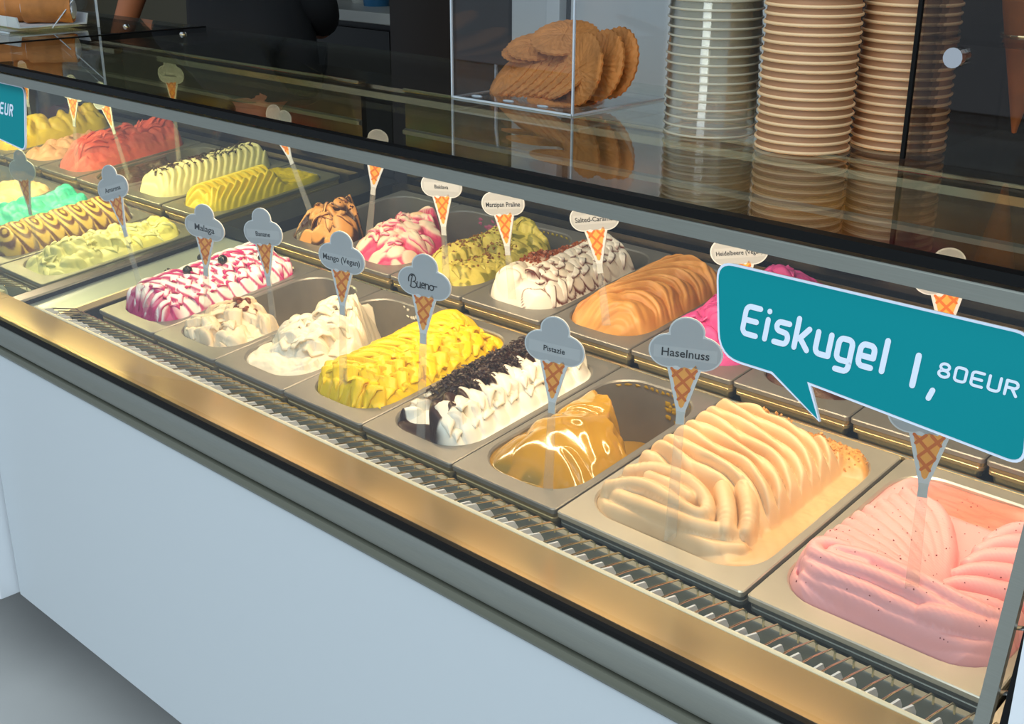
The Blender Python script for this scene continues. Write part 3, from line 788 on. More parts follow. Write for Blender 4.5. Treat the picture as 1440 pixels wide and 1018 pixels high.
# toppings of the front row
crumbs('chocolate_shavings', i_bue, [(x, y, .002 + random.uniform(0, .006)) for x, y, _ in rnd(900, .026, .112, .092, .300, lambda x, y: x < .096 + .014 * math.sin(y * 236))], .0034, mat('chocolate_shaving', hx('2c120a'), .45), 'flake')
crumbs('fruit_seeds', i_str, rnd(170, .02, .23, .035, .30), .0011, mat('fruit_seed', hx('7a2026'), .6), 'bit')
crumbs('nut_crumbs', i_has, rnd(260, .10, .225, .262, .306), .0028, mat('nut_crumb', hx('cf9350'), .7), 'bit')
mb_s = mat('ochre_smear', hx('a8851c'), .35)
smear(i_pis, [(random.uniform(.05, .6), -.030 + random.uniform(-.014, .012), .006) for _ in range(16)] + [(-.75 + i * .13, -.0065, .0045) for i in range(12)], mb_s)
smear(i_ban, [(random.uniform(-.3, .75), -.014 + random.uniform(-.008, .008), .0045) for _ in range(16)], mat('white_smear', hx('efe4cc'), .4))

BER = mat('dark_berry', hx('15130f'), .18, 0, .6)
def berry(x, y, r, label):
    mb = MB(); n = 9
    prof = []
    for i in range(n + 1):
        a = math.pi * i / n - math.pi / 2
        prof.append((max(.0001, r * math.cos(a)), r * .92 * math.sin(a) - (.0008 if i == n else 0)))
    mb.lathe(prof, 14)
    o = obj('berry', mb, BER, None, 60); o.location = i_rip.world(x, y, r * .55); tag(o, label, 'berry', 'dark berries on the ripple ice cream')
    c = MB().lathe([(.0001, r * .93), (r * .28, r * .97), (r * .36, r * .90), (r * .3, r * .86)], 8)
    obj('berry_crown', c, M['hair'], o, 40)
    return o
berry(.040, .118, .0075, 'dark berry nearest the front on the magenta ripple ice cream')
berry(.086, .128, .0085, 'dark berry in the middle of the magenta ripple ice cream')
berry(.040, .185, .0080, 'dark berry along the left side of the ripple ice cream')
berry(.094, .192, .0085, 'dark berry behind the middle one on the ripple ice cream')
berry(.112, .258, .0080, 'dark berry farthest back on the ripple ice cream')
RAI = mat('raisin', hx('7e3a16'), .35, 0, .5, bump=.4, bscale=300)
rr = random.Random(5)
ra0 = None
for i in range(20):
    if ra0 is None:
        mb = MB(); mb.lathe([(.0001, -.0052), (.0031, -.0044), (.0047, -.002), (.0044, .0013), (.0047, .0029), (.0026, .0047), (.0001, .0052)], 9)
        for k, v in enumerate(mb.v): mb.v[k] = (v[0] * (1 + .15 * math.sin(k * 2.1)), v[1] * .75, v[2] * 1.2)
        o = obj('raisin', mb, RAI, None, 70); ra0 = o
    else:
        o = ra0.copy(); COL.objects.link(o)
    x, y = .076 + rr.uniform(-.024, .030), .116 + rr.uniform(-.009, .009)
    o.location = i_mal.world(x, y, .0012 + (.004 if i > 10 else 0)); o.rotation_euler = (rr.uniform(.8, 2.2), rr.uniform(-.6, .6), rr.uniform(0, 3))
    tag(o, 'brown raisin in the small heap on the beige ice cream', 'raisin', 'raisins on the beige ice cream')

# ---- flavours, back row
def gen_lumps(seed, n, xr, yr, rx, ry, rot, bul=.014, tilt=.005, hb=(-.005, .005)):
    rg = random.Random(seed)
    return [(rg.uniform(*xr), rg.uniform(*yr), rg.uniform(*rx), rg.uniform(*ry), rg.uniform(*rot), rg.uniform(*hb), bul, rg.uniform(0, tilt)) for _ in range(n)]
def lump_ice(yb, items, c0, c1, seed, m_h=.030, wig=.08, bend=.1, strip=None, sw=(.5, .8), soft=.08, cracks=0.0, c2=None, c2t=.62, warp=.004, front=.12, deep=-.085):
    def f(X, Y, x, y):
        k = partial(Y, X, yb, soft, wig, seed, bend) if yb < 1 else np.ones(X.shape)
        H, D = scales(x + warp * fbm(x * 35, y * 35, 2, seed + 1), y + warp * fbm(x * 35, y * 35, 2, seed + 2), items)
        m = np.clip(1 - np.abs(X) ** 1.92, 0, 1) ** .75 * sst(-.06, front + .06, Y)
        n = fbm(x * 60, y * 60, 3, seed + 3)
        h = -.006 + m_h * m + np.maximum(H, -.006) * m * .8 + .006 * ridged(x, y, 32, seed + 11) * m + (.0015 + cracks) * n
        t = np.clip(.4 + .7 * fbm(x * 24, y * 24, 3, seed + 4), 0, 1) * .6
        c = mixc(full(c0, X), full(c1, X), t)
        if strip is not None:
            s_ = sst(sw[0], sw[1], D + .22 * fbm(x * 45, y * 45, 2, seed + 5)); c = mixc(c, full(strip, X), s_)
        if c2 is not None:
            c = mixc(c, full(c2, X), sst(c2t, c2t + .05, vn(x * 130, y * 130, seed + 8)) * .85)
        h = np.where(k > .02, deep + (h - deep) * k, deep - .0048)
        return h, c
    return f
def f_caramel(X, Y, x, y):
    m = np.clip(1 - np.abs(X) ** 2.24, 0, 1) ** .75 * sst(-.02, .14, Y) * sst(.96, .80, Y)
    wp = .5 * fbm(x * 20, y * 20, 3, 203)
    ph = 11 * (Y * .75 - .30 * X + .25 * np.clip(X, 0, 1) ** 2) + wp
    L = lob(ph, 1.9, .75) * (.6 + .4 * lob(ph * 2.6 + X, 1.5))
    fl = sst(.30, .10, Y + .15 * fbm(x * 18, y * 18, 3, 207))
    L = L * (1 - .6 * fl) + .6 * fl * vn(x * 50, y * 70, 5)
    h = -.004 + .034 * m + .015 * L * m
    h = h - .05 * sst(.88, .98, Y)
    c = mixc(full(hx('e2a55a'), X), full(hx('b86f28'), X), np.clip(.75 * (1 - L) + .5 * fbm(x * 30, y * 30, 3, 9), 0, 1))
    return h, c, .002 * L, -.004 * L
def f_heidel(X, Y, x, y):
    it = gen_lumps(221, 60, (.02, .15), (.04, .30), (.012, .024), (.009, .016), (-.4, .9), .015, .008)
    h, c = lump_ice(2, it, hx('e0559a'), hx('c93b86'), 222, .044, cracks=.002)(X, Y, x, y)
    return h, c
def f_marzi(X, Y, x, y):
    it = gen_lumps(231, 16, (.03, .07), (.04, .14), (.02, .03), (.012, .018), (-.4, .6), .010, .004)
    rg = random.Random(12)
    for j in range(3):
        for k in range(9):
            it.append((.098 + j * .020, .075 + k * .0215 + (j % 2) * .01, .0155, .0165, rg.uniform(-.5, .5), .002 - .005 * j, .014, .004))
    k = partial(Y, X, .80, .06, .04, 235, .0)
    H, D = scales(x + .003 * fbm(x * 35, y * 35, 2, 236), y + .003 * fbm(x * 35, y * 35, 2, 237), it)
    m = np.clip(1 - np.abs(X) ** 2.88, 0, 1) ** .75 * sst(-.06, .10, Y)
    h = .002 + .032 * m + np.maximum(H, -.003) * m
    top = sst(.092, .080, x) * sst(.085, .11, y)
    sr = (H > -.5) * sst(.62, .82, D + .10 * fbm(x * 40, y * 40, 2, 5)) * sst(.084, .094, x) * sst(.2, .5, vn(x * 26, y * 26, 77) + .15)
    fz = sst(.46, .5, vn(x * 70, y * 70, 239)) * 0
    c = mixc(full(hx('fdf4e6'), X), full(hx('f4dfb8'), X), np.clip(.3 + .7 * fbm(x * 25, y * 25, 3, 240), 0, 1) * .5)
    line = (1 - sst(.015, .035, np.abs(fbm(x * 30 + 3, y * 30, 2, 242)))) * sst(.5, .62, vn(x * 26, y * 26, 243))
    c = mixc(c, full(hx('6b2a10'), X), np.clip(np.maximum(sr, line * .85 * sst(.09, .07, y)), 0, 1))
    c = mixc(c, full(hx('b06a26'), X), top * .55 * sst(.35, .6, vn(x * 90, y * 90, 244)))
    return np.where(k > .02, -.085 + (h + .085) * k, -.0898), c
def f_pink(X, Y, x, y):
    it = gen_lumps(251, 55, (.02, .15), (.03, .20), (.012, .024), (.008, .014), (.2, 1.4), .015, .007)
    h, c = lump_ice(.56, it, hx('fbe3c4'), hx('f3b9a8'), 252, .040, strip=hx('d8426e'), sw=(.50, .95), bend=.15)(X, Y, x, y)
    top = sst(.52, .62, vn(x * 26, y * 26, 255)) * sst(.13, .17, y)
    return h, mixc(c, full(hx('e8a83c'), X), top * .8)
def ramp(X, Y, x, y, h, k=.06): return h

pb = ['with orange and dark caramel scoop at its front', 'half full of pink and cream ripple', 'with green and yellow ice cream under crumbs', 'with white ice cream laced with brown sauce lines',
      'heaped with orange caramel folds', 'heaped with magenta ice cream', 'behind the teal sign, with a dark brown scoop', 'behind the teal sign, with a reddish brown rest', 'at its right end, hidden by the teal sign']
for i, t in enumerate(pb): pan(fp(i) + GAP / 2, 1, W1 - GAP, 'steel pan in the back row ' + t)
BN, BG = 90, 170
i_a = Ice('small scoop of orange ice cream with dark sauce beside the end wall', W1, fp(0), 1, lump_ice(.40, gen_lumps(261, 26, (.02, .14), (.03, .15), (.014, .026), (.008, .015), (-.5, 1.2), .018, .008), hx('e3a25a'), hx('d08a3e'), 262, .044, strip=hx('3c1c0c'), sw=(.50, .78), bend=.20), IMS, BN, BG)
i_b = Ice('pink and cream rippled ice cream in the back row', W1, fp(1), 1, f_pink, IMS, BN, BG)
i_c = Ice('yellow green ice cream under brown crumbs in the back row', W1, fp(2), 1, lump_ice(.80, gen_lumps(271, 60, (.02, .15), (.03, .27), (.012, .022), (.008, .015), (-.6, 1.2), .012, .006), hx('dcca62'), hx('bfa633'), 272, .030, c2=hx('7a7420'), c2t=.70, bend=.05), IMR, BN, BG)
i_d = Ice('white ice cream laced with brown sauce and topped with nut bits', W1, fp(3), 1, f_marzi, IMS, 110, 200)
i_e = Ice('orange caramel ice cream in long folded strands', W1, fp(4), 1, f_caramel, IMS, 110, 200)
i_f = Ice('magenta ice cream half hidden by the teal sign', W1, fp(5), 1, f_heidel, IMR, BN, BG)
i_g = Ice('dark brown ice cream scoop peeping out under the teal sign', W1, fp(6), 1, lump_ice(.42, gen_lumps(281, 16, (.03, .13), (.03, .15), (.016, .03), (.012, .02), (-.5, 1), .016, .004), hx('4a2617'), hx('341709'), 282, .016, bend=.1), IMS, 60, 110)
i_h = Ice('reddish brown ice cream rest under the teal sign', W1, fp(7), 1, lump_ice(.45, gen_lumps(291, 16, (.03, .13), (.03, .15), (.016, .03), (.012, .02), (-.5, 1), .014, .004), hx('8c4030'), hx('6d2c20'), 292, .004, bend=.1), IMS, 60, 110)
i_i = Ice('dark chocolate ice cream in the last pan of the back row', W1, fp(8), 1, lump_ice(2, gen_lumps(301, 40, (.02, .15), (.03, .30), (.014, .026), (.01, .016), (-.5, 1), .012, .006), hx('5a2f1a'), hx('3f1d0e'), 302, .010), IMS, 60, 110)
NUT = mat('brittle_bits', hx('9c4c14'), .35, 0, .5)
crumbs('brittle_bits', i_d, rnd(330, .030, .094, .088, .235) + [(x, y, .003) for x, y, _ in rnd(120, .038, .088, .10, .22)], .0042, NUT, 'bit')
crumbs('pistachio_crumbs', i_c, rnd(260, .030, .130, .060, .19), .0036, mat('crumb_brown', hx('8a5a16'), .6), 'bit')
crumbs('cocoa_dust', i_a, rnd(120, .05, .13, .10, .16), .0028, mat('cocoa_bits', hx('5e2a0c'), .7), 'bit')
smear(i_b, [(random.uniform(-.2, .8), -.018 + random.uniform(-.01, .010), .007) for _ in range(18)], mat('pink_smear', hx('b0607c'), .4))
smear(i_c, [(-.7 + i * .15, -.006, .0045) for i in range(11)], mat('green_smear', hx('a8962a'), .4))
smear(i_e, [(-.8 + i * .12, -.006, .005) for i in range(14)] + [(random.uniform(-.2, .5), -.030 + random.uniform(-.01, .01), .009) for _ in range(10)], mat('caramel_smear', hx('7a5418'), .4))

it = []
for j in range(3):
    for k in range(9, -1, -1):
        it.append((.088 + j * .020 + U(-.003, .003), .066 + k * .0215 + (j % 2) * .009, D0(-28) + U(-.5, .4), .026, .0098, .0055, .0034))
petals(i_d, it, rimcol(hx('fdf4e6'), hx('6b2a10'), .78, .95))
petals(i_b, [(U(.030, .125), U(.050, .165), D0(U(-60, 70)), U(.024, .040), U(.007, .012), U(.003, .008), .0042) for k in range(34)], rimcol(hx('fbe6c8'), hx('e0698a'), .55, 1.0))
petals(i_a, [(U(.035, .115), U(.045, .110), D0(U(-70, 80)), U(.022, .036), U(.007, .011), U(.003, .009), .0042) for k in range(16)], rimcol(hx('e6ab66'), hx('6a3414'), .70, 1.0))
petals(i_c, [(U(.030, .130), U(.050, .23), D0(U(-60, 60)), U(.018, .030), U(.005, .009), U(.002, .006), .0032) for k in range(44)], plain(hx('dccb66'), hx('a99528')), m=IMR)
petals(i_f, [(U(.030, .130), U(.050, .28), D0(U(-60, 60)), U(.022, .036), U(.007, .011), U(.004, .010), .004) for k in range(44)], plain(hx('e45fa2'), hx('c93b86')))

# ---- left case
LP = .1745; LX0 = -.190
def lx(i): return LX0 - (i + 1) * LP + .003
LW = .168
lp_f = ['with pale whipped ice cream', 'with brown and yellow striped ice cream', 'with mint blue ice cream', 'with pale beige ice cream']
for i, t in enumerate(lp_f): pan(lx(i), 0, LW, 'pan in the left case, front row, ' + t, 'pan', 'pans of the left case')
lp_b = ['with lemon yellow ice cream', 'with white ice cream under chocolate strands', 'nearly empty with a dark rest', 'with coral red ice cream', 'with a nougat coloured rest', 'with yellow ice cream']
for i, t in enumerate(lp_b): pan(lx(i), 1, LW, 'pan in the left case, back row, ' + t, 'pan', 'pans of the left case')
def f_pale(X, Y, x, y):
    it = gen_lumps(311, 70, (.02, .15), (.03, .31), (.010, .020), (.007, .013), (.1, 1.2), .014, .007)
    h, c = lump_ice(2, it, hx('efe8b4'), hx('e2dc94'), 312, .026)(X, Y, x, y)
    ylw = sst(.55, .75, Y + .1 * X); return h * (1 - .35 * ylw), mixc(c, full(hx('efdc6a'), X), ylw * .6)
def f_marble(X, Y, x, y):
    m = np.clip(1 - np.abs(X) ** 2.40, 0, 1) ** .75 * sst(-.03, .12, Y) * sst(1.02, .92, Y)
    H = np.full(X.shape, -1.0); Ph = np.zeros(X.shape)
    for k in range(9):
        cy = .040 + k * .030
        dx, dy = (x - .112) / .050, (y - cy - .012) / .026
        d = dx * dx + dy * dy; z = np.where(d < 1, .004 + .018 * np.sqrt(np.clip(1 - d, 0, 1)) - .005 * dy, -1)
        w = z > H; H = np.where(w, z, H); Ph = np.where(w, np.sqrt(d) * 3.2, Ph)
    left = sst(.085, .070, x)
    h = .002 + .024 * m + np.maximum(H, -.002) * (1 - left) * m + left * (.010 * m + .006 * fbm(x * 45, y * 45, 3, 322))
    brown = hx('6a3c14'); yl = hx('dfb95a')
    sA = sst(.42, .52, Ph - np.floor(Ph)) * sst(1.0, .92, Ph - np.floor(Ph))
    cA = mixc(full(yl, X), full(brown, X), sA)
    cB = mixc(full(hx('8c5020'), X), full(hx('e8bc50'), X), sst(.62, .72, vn(x * 75, y * 75, 325)))
    return h, mixc(cA, cB, left)
def f_lemon(X, Y, x, y):
    m = np.clip(1 - np.abs(X) ** 2.56, 0, 1) ** .75 * sst(-.02, .12, Y)
    sc = sst(.64, .72, Y + .06 * X + .02 * fbm(x * 25, y * 25, 2, 331))
    wp = .3 * fbm(x * 16, y * 16, 3, 333)
    vall = np.exp(-((x - .088) / .012) ** 2)
    ph = 15 * (Y + .30 * np.clip(X - .1, -1, 1) ** 2 + .06 * X) + wp
    L = lob(ph, 2.2, .75)
    h = -.002 + .030 * m * (1 - .5 * vall) + .013 * L * m
    h = h * (1 - sc) + (.004 + .008 * sst(.5, 1, np.abs(X)) + .003 * fbm(x * 80, y * 80, 3, 335)) * sc
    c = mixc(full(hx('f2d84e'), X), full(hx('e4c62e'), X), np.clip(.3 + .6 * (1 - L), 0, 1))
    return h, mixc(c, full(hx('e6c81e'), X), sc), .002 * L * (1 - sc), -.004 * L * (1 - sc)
def f_strac(X, Y, x, y):
    m = np.clip(1 - np.abs(X) ** 2.40, 0, 1) ** .75 * sst(-.02, .12, Y)
    ph = 17 * (Y + .18 * np.clip(X, 0, 1) ** 2) + .3 * fbm(x * 16, y * 16, 3, 341)
    L = lob(ph, 2.2, .8)
    top = sst(.106, .092, x) * sst(.06, .09, y) * sst(.29, .25, y)
    h = -.002 + .034 * m + .012 * L * m + .004 * top * fbm(x * 70, y * 70, 2, 343)
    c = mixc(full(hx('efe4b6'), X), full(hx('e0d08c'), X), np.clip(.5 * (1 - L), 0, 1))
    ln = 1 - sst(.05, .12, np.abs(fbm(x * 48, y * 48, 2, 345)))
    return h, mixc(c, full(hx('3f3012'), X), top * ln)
LG = 'ice cream of the left case'
i_pl = Ice('pale yellow whipped ice cream against the dividing pane', LW, lx(0), 0, f_pale, IMS, 80, 150, LG)
Ice('ice cream in brown and yellow striped arcs in the left case', LW, lx(1), 0, f_marble, IMS, 90, 170, LG)
Ice('mint blue ice cream at the left picture edge', LW, lx(2), 0, lump_ice(2, gen_lumps(351, 40, (.02, .15), (.03, .31), (.014, .026), (.01, .016), (-.5, 1), .014, .006), hx('3fc9b4'), hx('7fd9c4'), 352, .022), IMS, 60, 110, LG)
Ice('pale beige ice cream beyond the mint blue one', LW, lx(3), 0, lump_ice(2, gen_lumps(361, 30, (.02, .15), (.03, .31), (.014, .026), (.01, .016), (-.5, 1), .012, .006), hx('e8c79a'), hx('d8b080'), 362, .018), IMS, 50, 90, LG)
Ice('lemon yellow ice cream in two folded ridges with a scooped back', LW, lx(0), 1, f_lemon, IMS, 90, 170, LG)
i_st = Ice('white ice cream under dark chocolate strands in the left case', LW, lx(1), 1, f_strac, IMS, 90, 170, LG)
crumbs('chocolate_strands', i_st, [(x, y, .001) for x, y, _ in rnd(230, .030, .105, .05, .29)], .0050, mat('chocolate_strand', hx('3c2a12'), .5), 'flake')
Ice('dark brown rest in the nearly empty pan of the left case', LW, lx(2), 1, lump_ice(.55, gen_lumps(371, 20, (.03, .14), (.03, .2), (.014, .03), (.01, .02), (-.5, 1), .008, .004), hx('4d3a18'), hx('3a2a10'), 372, .000), IMS, 50, 90, LG)
i_rd = Ice('coral red ice cream in a tall ragged ridge', LW, lx(3), 1, lump_ice(2, gen_lumps(381, 50, (.03, .14), (.03, .30), (.02, .05), (.008, .014), (.8, 1.5), .018, .006), hx('ea6a58'), hx('d84a44'), 382, .046, cracks=.004), IMR, 70, 130, LG)
Ice('nougat coloured rest beside the coral red ice cream', LW, lx(4), 1, lump_ice(.6, gen_lumps(391, 20, (.03, .14), (.03, .2), (.014, .03), (.01, .02), (-.5, 1), .012, .004), hx('d9a27c'), hx('b97f5a'), 392, .02), IMS, 50, 90, LG)
Ice('yellow ice cream at the far left of the back row', LW, lx(5), 1, lump_ice(2, gen_lumps(396, 40, (.02, .15), (.03, .31), (.014, .026), (.01, .016), (-.5, 1), .016, .006), hx('e2c23a'), hx('cfa828'), 397, .044), IMS, 50, 90, LG)

petals(i_pl, [(U(.030, .125), U(.045, .28), D0(U(-30, 70)), U(.020, .036), U(.006, .010), U(.003, .008), .0040) for k in range(80)], plain(hx('f0eabc'), hx('dfd890')), nt=7, ns=5)
petals(i_rd, [(U(.050, .115), U(.040, .25), D0(U(60, 105)), U(.040, .075), U(.006, .010), U(.004, .012), .0048) for k in range(50)], plain(hx('ec6e5c'), hx('cf4440')), nt=7, ns=5)

# ------------------------------------------------------------------ flavour tags
def cloud_outline(s, zc, grow=0.0, n=64):
    cs = [(0, .0215, .0160), (-.0148, .0005, .0180), (.0148, .0005, .0180), (0, .004, .0165), (0, -.006, .012)]
    pts = []
    for k in range(n):
        a = 2 * math.pi * k / n; dx, dz = math.cos(a), math.sin(a); best = 0
        for cx, cz, r in cs:
            r = r + grow
            bq = dx * cx + dz * cz; disc = bq * bq - (cx * cx + cz * cz - r * r)
            if disc >= 0: best = max(best, bq + math.sqrt(disc))
        pts.append((dx * best * s * 1.13, zc + dz * best * s))
    return pts
def text_mesh(txt, size, width=None, bold=0.0):
    cu = bpy.data.curves.new('lettering', 'FONT'); cu.body = txt; cu.size = size; cu.align_x = 'CENTER'; cu.align_y = 'CENTER'
    cu.extrude = .00012; cu.offset = bold; cu.resolution_u = 3
    o = bpy.data.objects.new('tmp_text', cu); COL.objects.link(o)
    bpy.context.view_layer.update()
    me = bpy.data.meshes.new_from_object(o.evaluated_get(bpy.context.evaluated_depsgraph_get()))
    bpy.data.objects.remove(o); bpy.data.curves.remove(cu)
    xs = [v.co.x for v in me.vertices]
    wd = max(xs) - min(xs); sc = 1.0
    if width and wd > width: sc = width / wd
    for v in me.vertices:
        x, y, z = v.co; v.co = (x * sc, -z, y * min(1, sc * 1.15))
    me.materials.clear(); return me
def strokes(lines, th, n=8, depth=.0002):
    """thick polylines with round joints as one flat relief in the XZ plane"""
    mb = MB(); h = th / 2; q = 0; d0 = depth
    for pl in lines:
        for i, (x, z) in enumerate(pl):
            q += 1; depth = d0 + (q % 12) * 1.5e-5
            vs = [(x + h * math.cos(2 * math.pi * k / n), -depth, z + h * math.sin(2 * math.pi * k / n)) for k in range(n)]
            mb.add(vs, [tuple(range(n))])
            if i + 1 < len(pl):
                x2, z2 = pl[i + 1]; d = math.hypot(x2 - x, z2 - z)
                if d < 1e-9: continue
                depth = d0 + (q % 12) * 1.5e-5 + 7e-6
                nx, nz = -(z2 - z) / d * h, (x2 - x) / d * h
                mb.add([(x + nx, -depth, z + nz), (x - nx, -depth, z - nz), (x2 - nx, -depth, z2 - nz), (x2 + nx, -depth, z2 + nz)], [(0, 1, 2, 3)])
    return mb
def flat_poly(pts, y0, y1):
    return MB().prism(pts, y0, y1, 'y')
def clip_tri(lines_dir, top, tip, hw):
    return None
def script_name():
    """handwritten flavour name"""
    def arc(cx, cz, rx, rz, a0, a1, n=10): return [(cx + rx * math.cos(math.radians(a0 + (a1 - a0) * i / n)), cz + rz * math.sin(math.radians(a0 + (a1 - a0) * i / n))) for i in range(n + 1)]
    L = []
    L.append([(-1.75, .75), (-1.9, .2), (-1.95, -.75)])
    L.append(arc(-1.65, .42, .38, .42, 140, -90) + arc(-1.62, -.38, .48, .40, 90, -150))
    L.append(arc(-1.75, .2, .55, .75, 60, 200))
    L.append([(-1.05, .12), (-1.08, -.3)] + arc(-.85, -.35, .22, .3, 180, 360) + [(-.60, .12), (-.58, -.5), (-.48, -.62)])
    L.append([(-.40, -.25), (-.02, -.15)] + arc(-.2, -.22, .22, .33, 10, 300))
    L.append([(.12, .1), (.10, -.62)]); L.append([(.10, -.25)] + arc(.36, -.2, .22, .26, 170, 0) + [(.58, -.6)])
    L.append(arc(1.0, -.28, .30, .32, 90, 450, 16)); L.append([(1.0, .04), (1.35, -.02), (1.75, .0)])
    return L
TAG_GROUP = 'ice cream cone shaped flavour tags'
def flavour_tag(base, tip, yaw, txt, label, tsize=.0072, hand=False, sc=1.0):
    base = Vector(base); tip = Vector(tip)
    up = (tip - base); L = up.length; up.normalize()
    n = Vector((math.sin(yaw), -math.cos(yaw), 0)); n = (n - up * n.dot(up)).normalized(); rt = (-n).cross(up).normalized() * -1
    rt = up.cross(n).normalized()
    R = Matrix((rt, -n, up)).transposed().to_4x4()
    t = empty('flavour_tag'); t.matrix_world = Matrix.Translation(base) @ R
    tag(t, label, 'tag', TAG_GROUP)
    top = L
    zc = top - .0375 * sc                       # middle of the cloud
    zcone = zc - .012 * sc; ztip = zc - .068 * sc
    st_top = ztip + .004
    mb = MB(); a, b2 = .0042 * sc, .0064 * sc
    mb.add([(-b2, -.0012, -.018), (b2, -.0012, -.018), (b2, .0012, -.018), (-b2, .0012, -.018), (-a, -.0012, st_top), (a, -.0012, st_top), (a, .0012, st_top), (-a, .0012, st_top)],
           [(3, 2, 1, 0), (4, 5, 6, 7), (0, 1, 5, 4), (1, 2, 6, 5), (2, 3, 7, 6), (3, 0, 4, 7)])
    obj('stem', mb, M['stem'], t)
    pl = flat_poly(cloud_outline(sc, zc), -.0009, .0009)
    w0, w1 = .0185 * sc, .0050 * sc
    pl.prism([(-w0, zcone), (-w1, ztip + .006 * sc), (-.0042 * sc, ztip), (-.0044 * sc, ztip - .010 * sc), (.0044 * sc, ztip - .010 * sc), (.0042 * sc, ztip), (w1, ztip + .006 * sc), (w0, zcone)], -.00085, .00085, 'y')
    obj('plate', pl, M['tag_edge'], t, 40)
    obj('printed_cloud', flat_poly(cloud_outline(sc, zc, -.0014), -.00105, -.0006), M['tagw'], t)
    # printed wafer cone with lattice
    cw, z0, z1 = .0132 * sc, zcone - .006 * sc, ztip + .010 * sc
    wav = [(-cw, z0 + .002 * sc), (-cw * .45, z0 - .001 * sc), (0, z0 + .003 * sc), (cw * .55, z0 + .001 * sc), (cw * .85, z0 + .006 * sc), (cw * 1.05, z0 + .003 * sc)]
    obj('printed_cone', flat_poly([(-.0022 * sc, z1), (-cw, z0)][::1] + wav[1:] + [(.0022 * sc, z1), (0, z1 - .002 * sc)], -.00105, -.00080), M['waf_print'], t)
    ls = []
    def inside(x, z):
        if z > z0 + .001 * sc or z < z1: return False
        k = (z - z1) / (z0 - z1); return abs(x) < .0018 * sc + (cw - .0022 * sc) * k
    for sg in (1, -1):
        for off in (-.031, -.015, .001, .017):
            seg = []
            for i in range(40):
                x = -cw + 2 * cw * i / 39; z = (z0 + z1) / 2 + off * sc + sg * x * 1.05 + .006 * sc
                if inside(x, z): seg.append((x, z))
            if len(seg) > 1: ls.append([seg[0], seg[-1]])
    o = obj('printed_lattice', strokes(ls, .0030 * sc, 6, .00115), M['waf_line'], t)
    if hand:
        ln = [[(x * .0098 * sc + .0008, zc + .0005 * sc + z * .0098 * sc - .0005) for x, z in l] for l in script_name()]
        obj('lettering', strokes(ln, .0014 * sc, 6, .0013), M['ink'], t)
    elif txt:
        strip = obj('paper_strip', MB().box(-.0315 * sc, .0315 * sc, -.00115, -.0008, zc - .0075 * sc, zc + .0055 * sc), M['white_strip'], t)
        o = obj('lettering', text_mesh(txt, tsize * sc, .059 * sc, .010 * tsize), M['ink'], t); o.location = (0, -.00135, zc - .0012 * sc)
    return t
M['white_strip'] = mat('paper_strip', hx('b6b9be'), .5)
FT = [
 ((.1026, .0277, .0391), (.0356, .0277, .2420), 12, 'Amarena', 'grey cloud tag reading Amarena, leaning left in the magenta ripple ice cream', .0105),
 ((.2247, .0658, .0169), (.2448, .0658, .2080), 18, 'Malaga', 'cloud tag reading Malaga in the pan with raisins', .0140),
 ((.3853, .0781, .0282), (.3713, .0781, .2222), 12, 'Banane', 'cloud tag reading Banane in the whipped white ice cream', .0098),
 ((.5919, .0393, .0282), (.6029, .0393, .2383), 14, 'Mango (Vegan)', 'cloud tag reading Mango (Vegan) in the bright yellow ice cream', .0110),
 ((.7588, .0273, .0089), (.7743, .0273, .2449), 16, 'H', 'cloud tag with a handwritten name before the chocolate topped cream', .0100),
 ((.9729, .0289, .0050), (.9800, .0289, .2154), 14, 'Pistazie', 'cloud tag reading Pistazie in the glossy ochre ice cream', .0090),
 ((1.1461, .0294, .0211), (1.1517, .0294, .2558), 27, 'Haselnuss', 'cloud tag reading Haselnuss in the beige folded ice cream', .0122),
 ((1.4008, .0539, .0508), (1.3955, .0539, .2535), 20, 'Erdbeere', 'tag in the pale pink ice cream, its head behind the teal sign', .0090),
 ((.0424, .4162, .0923), (-.0629, .4162, .2799), 14, '', 'tag leaning far left in the small orange scoop of the back row', .0070),
 ((.2254, .3967, .0802), (.2645, .3967, .2797), 30, '', 'tag in the pink and cream ripple, head half behind the beam', .0070),
 ((.4526, .3654, .0870), (.4438, .3654, .2560), 16, 'Baklava', 'cream lit tag reading Baklava in the crumb covered green ice cream', .0085),
 ((.5966, .3648, .0870), (.5739, .3648, .2505), 14, 'Marzipan Praline', 'cream lit tag reading Marzipan Praline in the back row', .0100),
 ((.7761, .3695, .0875), (.7446, .3695, .2580), 20, 'Salted-Caramel', 'cream lit tag reading Salted-Caramel in the orange folds', .0095),
 ((1.0195, .3416 + .02, .0946), (.9878, .3416 + .02, .2600), 22, 'Heidelbeere (Vegan)', 'cream lit tag reading Heidelbeere (Vegan) above the corner of the teal sign', .0105),
 ((1.2760, .3700, .0769), (1.2618, .3660, .2800), 26, 'Nougat', 'cream lit tag cut by the beam, above the middle of the teal sign', .0090),
 ((-.2550, .0300, .0206), (-.2747, .0300, .2232), 10, '', 'dull tag at the picture edge in the brown striped ice cream', .0070),
 ((-1.2298, .5038, .1014), (-1.2352, .5038, .2488), 10, '', 'tag beside the left teal sign in the yellow ice cream', .0070),
 ((-.7606, .3783, .0783), (-.7356, .3783, .2739), 14, '', 'tag before the coral red ice cream in the left case', .0070),
 ((-.5887, .4009, .0907), (-.6631, .4009, .2636), 10, '', 'tag leaning left in the chocolate strand ice cream of the left case', .0070),
 ((-.5398, .5035, .1014), (-.5378, .5035, .3181), 14, 'Stracciatella', 'upright tag seen whole through the top glass of the left case', .0070),
]
for b_, t_, yw, tx, lb, sz in FT:
    flavour_tag(b_, t_, D(yw), tx if tx != 'H' else '', lb, sz, hand=(tx == 'H'))

